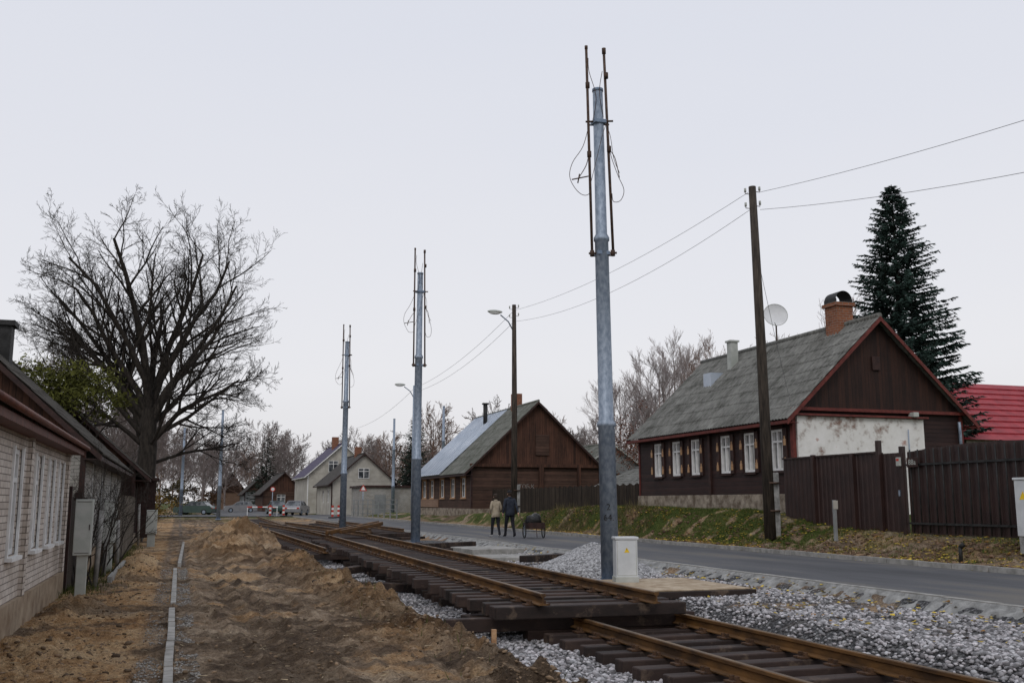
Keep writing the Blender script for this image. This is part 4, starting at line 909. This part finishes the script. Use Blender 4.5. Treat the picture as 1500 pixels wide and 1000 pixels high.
T=Tree(31);T.grow(Vector((0,0,0)),Vector((0,0,1)),.14,6.6,1,3,[0,11,5,0],.1,.12);S=A('leafy_tree',(-4.6,42.5,0));o=T.obj('trunk_and_limbs',M['bark'],(0,0,0));o.parent=S.e
V,F_,C=foliage(55,7500,(0,0,5.9),(2.1,1.8,1.35),(.1,.105,.022),.055);o=fast('leaves',V,F_,M['vcol'],col=C);o.parent=S.e
def spruce(x,y,z,h,w,seed,col,name='spruce_tree',n=420,dens_=26,big=1.):
    rg=random.Random(seed);S=A(name,(x,y,z))
    S.tubes('trunk',[([(0,0,-.3),(0,0,h*.5),(0,0,h)],[.016*h,.01*h,.012])],M['bark'],8)
    Q=[];C=[];BR=[]
    for k in range(n):
        t=((k+rg.random())/n)**1.15;zz=h*(.06+.93*t);L=w*min(1.,(1.12*(1-t))**.72)*rg.uniform(.58,1.08)+.12
        if rg.random()<.12:L*=1.12
        a=k*2.39996+rg.uniform(-.5,.5);droop=.34*(1-t)-.5*t
        ca,sa=math.cos(a),math.sin(a);pts=[]
        for i in range(6):
            f=i/5;pts.append(Vector((ca*L*f,sa*L*f,zz-droop*L*f*(1.5-.9*f)+.12*L*f*f)))
        BR.append((pts[::2]+[pts[-1]],[.03*(1-t)+.008,.015,.006,.004]))
        m_=int(dens_*(L/w*1.3+.3))
        base=rg.uniform(.5,1.3)
        for i in range(m_):
            f=rg.uniform(.1,1)**.75;q=pts[min(4,int(f*5))].lerp(pts[min(5,int(f*5)+1)],f*5-int(f*5))
            sg=rg.choice((-1,1));side=Vector((-sa*sg,ca*sg,0));out=Vector((ca,sa,0))
            l=rg.uniform(.16,.5)*(1.25-.7*f)*(.45+.6*L/w)*big
            d=(side*rg.uniform(.2,1)+out*rg.uniform(.2,.9)+Vector((0,0,rg.uniform(-.6,.2)))).normalized()
            u=d.cross(Vector((rg.gauss(0,1),rg.gauss(0,1),rg.gauss(0,1)))).normalized()*l*.17
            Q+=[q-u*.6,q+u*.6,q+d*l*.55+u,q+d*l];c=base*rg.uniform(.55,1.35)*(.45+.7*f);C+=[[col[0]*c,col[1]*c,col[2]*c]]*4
    S.tubes('branches',BR,M['bark'],3,cap=False)
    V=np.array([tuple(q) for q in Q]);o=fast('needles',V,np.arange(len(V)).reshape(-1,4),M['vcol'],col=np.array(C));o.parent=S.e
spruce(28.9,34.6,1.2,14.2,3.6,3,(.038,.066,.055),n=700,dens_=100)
spruce(23.5,104,.4,10.5,2.8,4,(.03,.045,.032),n=240,dens_=24,big=1.3)
spruce(13.5,170,.3,12,3.2,5,(.03,.042,.03),n=180,dens_=20,big=1.6)
spruce(25,112,.4,8,2.3,8,(.03,.04,.03),n=180,dens_=18,big=1.4)
V,F_,C=foliage(77,2600,(27.2,58,4.8),(1.9,2,2.6),(.15,.065,.04),.045);fast('autumn_leaves_tree',V,F_,M['vcol'],col=C)
V,F_,C=foliage(78,1500,(34.5,51.5,9.3),(4.5,3,1.6),(.24,.12,.06),.03);fast('autumn_leaves_tree',V,F_,M['vcol'],col=C)
# ------------------------------------------------------------------ people
def skinned(S,name,J,E,mats,fn,root):
    names=list(J)
    me=bpy.data.meshes.new(name);me.from_pydata([J[k][0] for k in names],[(names.index(a),names.index(b)) for a,b in E],[])
    o=bpy.data.objects.new(name,me);COL.objects.link(o)
    md=o.modifiers.new('s','SKIN');md.use_smooth_shade=True
    for k,nme in enumerate(names):
        r=J[nme][1];r=r if isinstance(r,tuple) else (r,r);me.skin_vertices[0].data[k].radius=r
        me.skin_vertices[0].data[k].use_root=(nme==root)
    sb=o.modifiers.new('u','SUBSURF');sb.levels=2;sb.render_levels=2
    bpy.context.view_layer.update();dg=bpy.context.evaluated_depsgraph_get()
    m2=bpy.data.meshes.new_from_object(o.evaluated_get(dg));bpy.data.objects.remove(o)
    m2.materials.clear()
    for mm in mats:m2.materials.append(mm)
    for p in m2.polygons:p.material_index=fn(p.center);p.use_smooth=True
    o=bpy.data.objects.new(name,m2);COL.objects.link(o);o.parent=S.e;return o
def person(name,loc,rz,s,jacket,pants,shoe,rarm,larm,hat,stride,female=False):
    S=A(name,loc,rz);S.e.scale=(s,)*3
    w=.9 if female else 1.
    J={'pel':((0,0,.96),(.165*w,.13)),'sp':((0,.0,1.14),(.16*w,.125)),'ch':((0,.015,1.34),(.19*w,.13)),'nb':((0,.0,1.49),(.09,.075)),'nk':((0,.02,1.56),(.052,.052)),
     'shl':((-.185*w,.0,1.43),.075),'shr':((.185*w,.0,1.43),.075),'ell':(larm[0],.055),'elr':(rarm[0],.055),'wrl':(larm[1],.036),'wrr':(rarm[1],.036),
     'hpl':((-.1,0,.88),.105),'hpr':((.1,0,.88),.105),
     'knl':((-.11,stride*.45,.5),.07),'knr':((.11,-stride*.1,.5),.07),'anl':((-.11,stride*.7,.1),.045),'anr':((.11,-stride*.9,.13),.045),
     'tol':((-.12,stride*.7+.17,.045),(.04,.03)),'tor':((.12,-stride*.9+.15,.04),(.04,.03)),'hel':((-.11,stride*.7-.05,.045),(.04,.035)),'her':((.11,-stride*.9-.05,.09),(.04,.035))}
    E=[('pel','sp'),('sp','ch'),('ch','nb'),('nb','nk'),('ch','shl'),('ch','shr'),('shl','ell'),('ell','wrl'),('shr','elr'),('elr','wrr'),('pel','hpl'),('pel','hpr'),('hpl','knl'),('knl','anl'),('anl','tol'),('hpr','knr'),('knr','anr'),('anr','tor'),('anl','hel'),('anr','her')]
    def fn(c):
        if c.z>1.55:return 3
        if c.z>.84 or abs(c.x)>.19:return 0
        if c.z<.1:return 2
        return 1
    skinned(S,'body',J,E,[jacket,pants,shoe,M['skin']],fn,'pel')
    V=[];F=[];n=20
    for i,(z,a,b) in enumerate([(1.2,.165*w,.135),(1.0,.18*w,.15),(.84,.195*w,.165),(.83,.18*w,.15)]):
        for k in range(n):
            t=6.2832*k/n;V.append((a*math.cos(t),b*math.sin(t)+.0,z+.01*math.sin(3*t)))
    for i in range(3):
        for k in range(n):F.append((i*n+k,i*n+(k+1)%n,(i+1)*n+(k+1)%n,(i+1)*n+k))
    S.mesh('jacket_hem',V,F,jacket,True)
    def hd(p):
        x,y,z=p
        if z<0:x*=1+.25*z;y*=1+.05*z
        if y>.93 and abs(x)<.3:y+=.18*(1-abs(z+.05)*4) if abs(z+.05)<.25 else 0
        return Vector((x,y,z))
    S.blob('head',(0,.035,1.66),(.076,.095,.115),M['skin'],20,14,hd)
    S.blob('ear_left',(-.078,.03,1.65),(.012,.022,.032),M['skin'],8,6);S.blob('ear_right',(.078,.03,1.65),(.012,.022,.032),M['skin'],8,6)
    S.blob('eye_left',(-.03,.122,1.665),(.011,.008,.007),M['white'],8,6);S.blob('eye_right',(.03,.122,1.665),(.011,.008,.007),M['white'],8,6)
    S.blob('mouth',(0,.123,1.6),(.022,.008,.006),M['red'],8,6)
    S.blob('hair',(0,.015,1.675 if not female else 1.66),(.084,.098,.115 if not female else .135),M['hair'],16,10,lambda p:Vector((p.x,min(p.y,.55),p.z if p.z>-.6 or female else -.6)))
    S.blob('cap',(0,.03,1.73),(.09,.108,.07),hat,16,10,lambda p:Vector((p.x,p.y,max(p.z,-.35))))
    if not female:S.blob('cap_peak',(0,.135,1.71),(.06,.05,.01),hat,12,6)
    S.blob('scarf',(0,.01,1.52),(.085,.08,.045),jacket,14,8)
    for sd,wr,el in(('left',larm[1],larm[0]),('right',rarm[1],rarm[0])):
        p=Vector(wr);d=(p-Vector(el)).normalized();sx=-1 if sd=='left' else 1
        a=Vector((0,1,0));a=(a-d*a.dot(d)).normalized();b=d.cross(a)
        if b.x*sx>0:b=-b
        T_=[([p-d*.02,p+d*.03,p+d*.085],[.022,.032,.026])]
        for k in range(4):
            o=a*(.027-.018*k);l=[.07,.078,.072,.056][k]
            q=p+d*.08+o;T_.append(([q,q+d*l*.45+b*.006,q+d*l*.75+b*.022,q+d*l*.85+b*.04],[.009,.0085,.0075,.006]))
        q=p+d*.03+a*.028;T_.append(([q,q+d*.03+a*.02,q+d*.055+a*.022+b*.015],[.011,.009,.007]))
        S.tubes('hand_'+sd,T_,M['skin'],8)
    return S
person('walking_man',(12.2,37.2,.352),.05,1.0,M['navy'],M['trouser'],M['trouser'],((.25,-.1,1.17),(.27,-.2,.93)),((-.25,-.05,1.16),(-.26,.06,.91)),M['trouser'],.28)
person('walking_woman',(11.72,37.5,.352),.1,.93,M['beige'],M['trouser'],M['shoe'],((.235,-.04,1.17),(.2,.12,1.02)),((-.235,-.03,1.17),(-.2,.12,1.02)),M['hair'],.2,True)
S=A('hand_cart',(12.85,36.25,.352),-.1)
S.boxes('tray',[(-.3,.3,-.45,.45,.36,.4),(-.32,-.29,-.45,.45,.36,.58),(.29,.32,-.45,.45,.36,.58),(-.29,.29,-.47,-.44,.36,.58),(-.29,.29,.44,.47,.36,.58)],M['dktrim'],.005)
W=[]
for sx in(-.37,.37):
    ring=[(sx,.25*math.cos(t*6.2832/20),.26+.25*math.sin(t*6.2832/20)) for t in range(21)];W.append((ring,.022))
S.tubes('tyres',W,M['tyre'],6)
S.tubes('spokes',[([(sx,0,.26),(sx,.24*math.cos(t),.26+.24*math.sin(t))],.006) for sx in(-.37,.37) for t in np.arange(0,6.28,.785)]+[([(-.38,0,.26),(.38,0,.26)],.015)],M['galv'],5)
S.tubes('handles',[([(-.25,.4,.45),(-.35,.75,.75),(-.36,.8,.88)],.014),([(-.05,.4,.45),(-.35,.75,.75)],.014),([(0,-.4,.4),(0,-.5,.05)],.015)],M['rustrod'],6)
def lump(p):
    f=1+.12*math.sin(p.x*5+p.y*3)+.1*math.sin(p.z*7+p.x*4);return p*f
S.blob('bag_front',(-.05,-.18,.66),(.3,.26,.24),M['bag'],16,10,lump);S.blob('bag_rear',(.08,.2,.64),(.27,.24,.22),M['bag'],16,10,lump)
# ------------------------------------------------------------------ world, sun, camera
w=bpy.data.worlds.new('World');sc.world=w;w.use_nodes=True;nt=w.node_tree;nt.nodes.clear()
out=nt.nodes.new('ShaderNodeOutputWorld');mx=nt.nodes.new('ShaderNodeMixShader');b1=nt.nodes.new('ShaderNodeBackground');b2=nt.nodes.new('ShaderNodeBackground')
sky=nt.nodes.new('ShaderNodeTexSky');sky.sky_type='NISHITA';sky.sun_disc=False;sky.sun_elevation=math.radians(40);sky.sun_rotation=math.radians(210)
sky.dust_density=4
nt.links.new(sky.outputs[0],b1.inputs[0]);b1.inputs[1].default_value=.08
tc=nt.nodes.new('ShaderNodeTexCoord');sx=nt.nodes.new('ShaderNodeSeparateXYZ');nt.links.new(tc.outputs['Generated'],sx.inputs[0])
mp=nt.nodes.new('ShaderNodeMapping');mp.inputs['Scale'].default_value=(1,1,3);nt.links.new(tc.outputs['Generated'],mp.inputs[0])
nz=nt.nodes.new('ShaderNodeTexNoise');nz.inputs['Scale'].default_value=1.6;nz.inputs['Detail'].default_value=4;nt.links.new(mp.outputs[0],nz.inputs['Vector'])
ad=nt.nodes.new('ShaderNodeMath');ad.operation='MULTIPLY_ADD';ad.inputs[1].default_value=.2;nt.links.new(nz.outputs['Fac'],ad.inputs[0]);nt.links.new(sx.outputs[2],ad.inputs[2])
rp=nt.nodes.new('ShaderNodeValToRGB');e=rp.color_ramp.elements;e.new(.5);e.new(.5)
for k,(p,c) in enumerate([(.06,(.79,.775,.79)),(.25,(.86,.855,.885)),(.55,(.77,.79,.865)),(1,(.74,.77,.86))]):e[k].position=p;e[k].color=(*c,1)
nt.links.new(ad.outputs[0],rp.inputs[0]);nt.links.new(rp.outputs[0],b2.inputs[0]);b2.inputs[1].default_value=1.02
mx.inputs[0].default_value=.9;nt.links.new(b1.outputs[0],mx.inputs[1]);nt.links.new(b2.outputs[0],mx.inputs[2]);nt.links.new(mx.outputs[0],out.inputs[0])
ld=bpy.data.lights.new('sun','SUN');ld.energy=.7;ld.angle=math.radians(20);ld.color=(1,.97,.93);lo=bpy.data.objects.new('sun',ld);COL.objects.link(lo);lo.rotation_euler=(math.radians(50),0,math.radians(-30))
cd=bpy.data.cameras.new('camera');cd.lens=35;cd.sensor_width=36;cd.clip_end=3000;cd.clip_start=.1
co=bpy.data.objects.new('camera',cd);COL.objects.link(co);co.location=(0,0,1.7);co.rotation_euler=(math.radians(90+9.15),0,math.radians(-18.28));sc.camera=co
sc.view_settings.view_transform='Standard';sc.view_settings.look='None';sc.view_settings.exposure=0
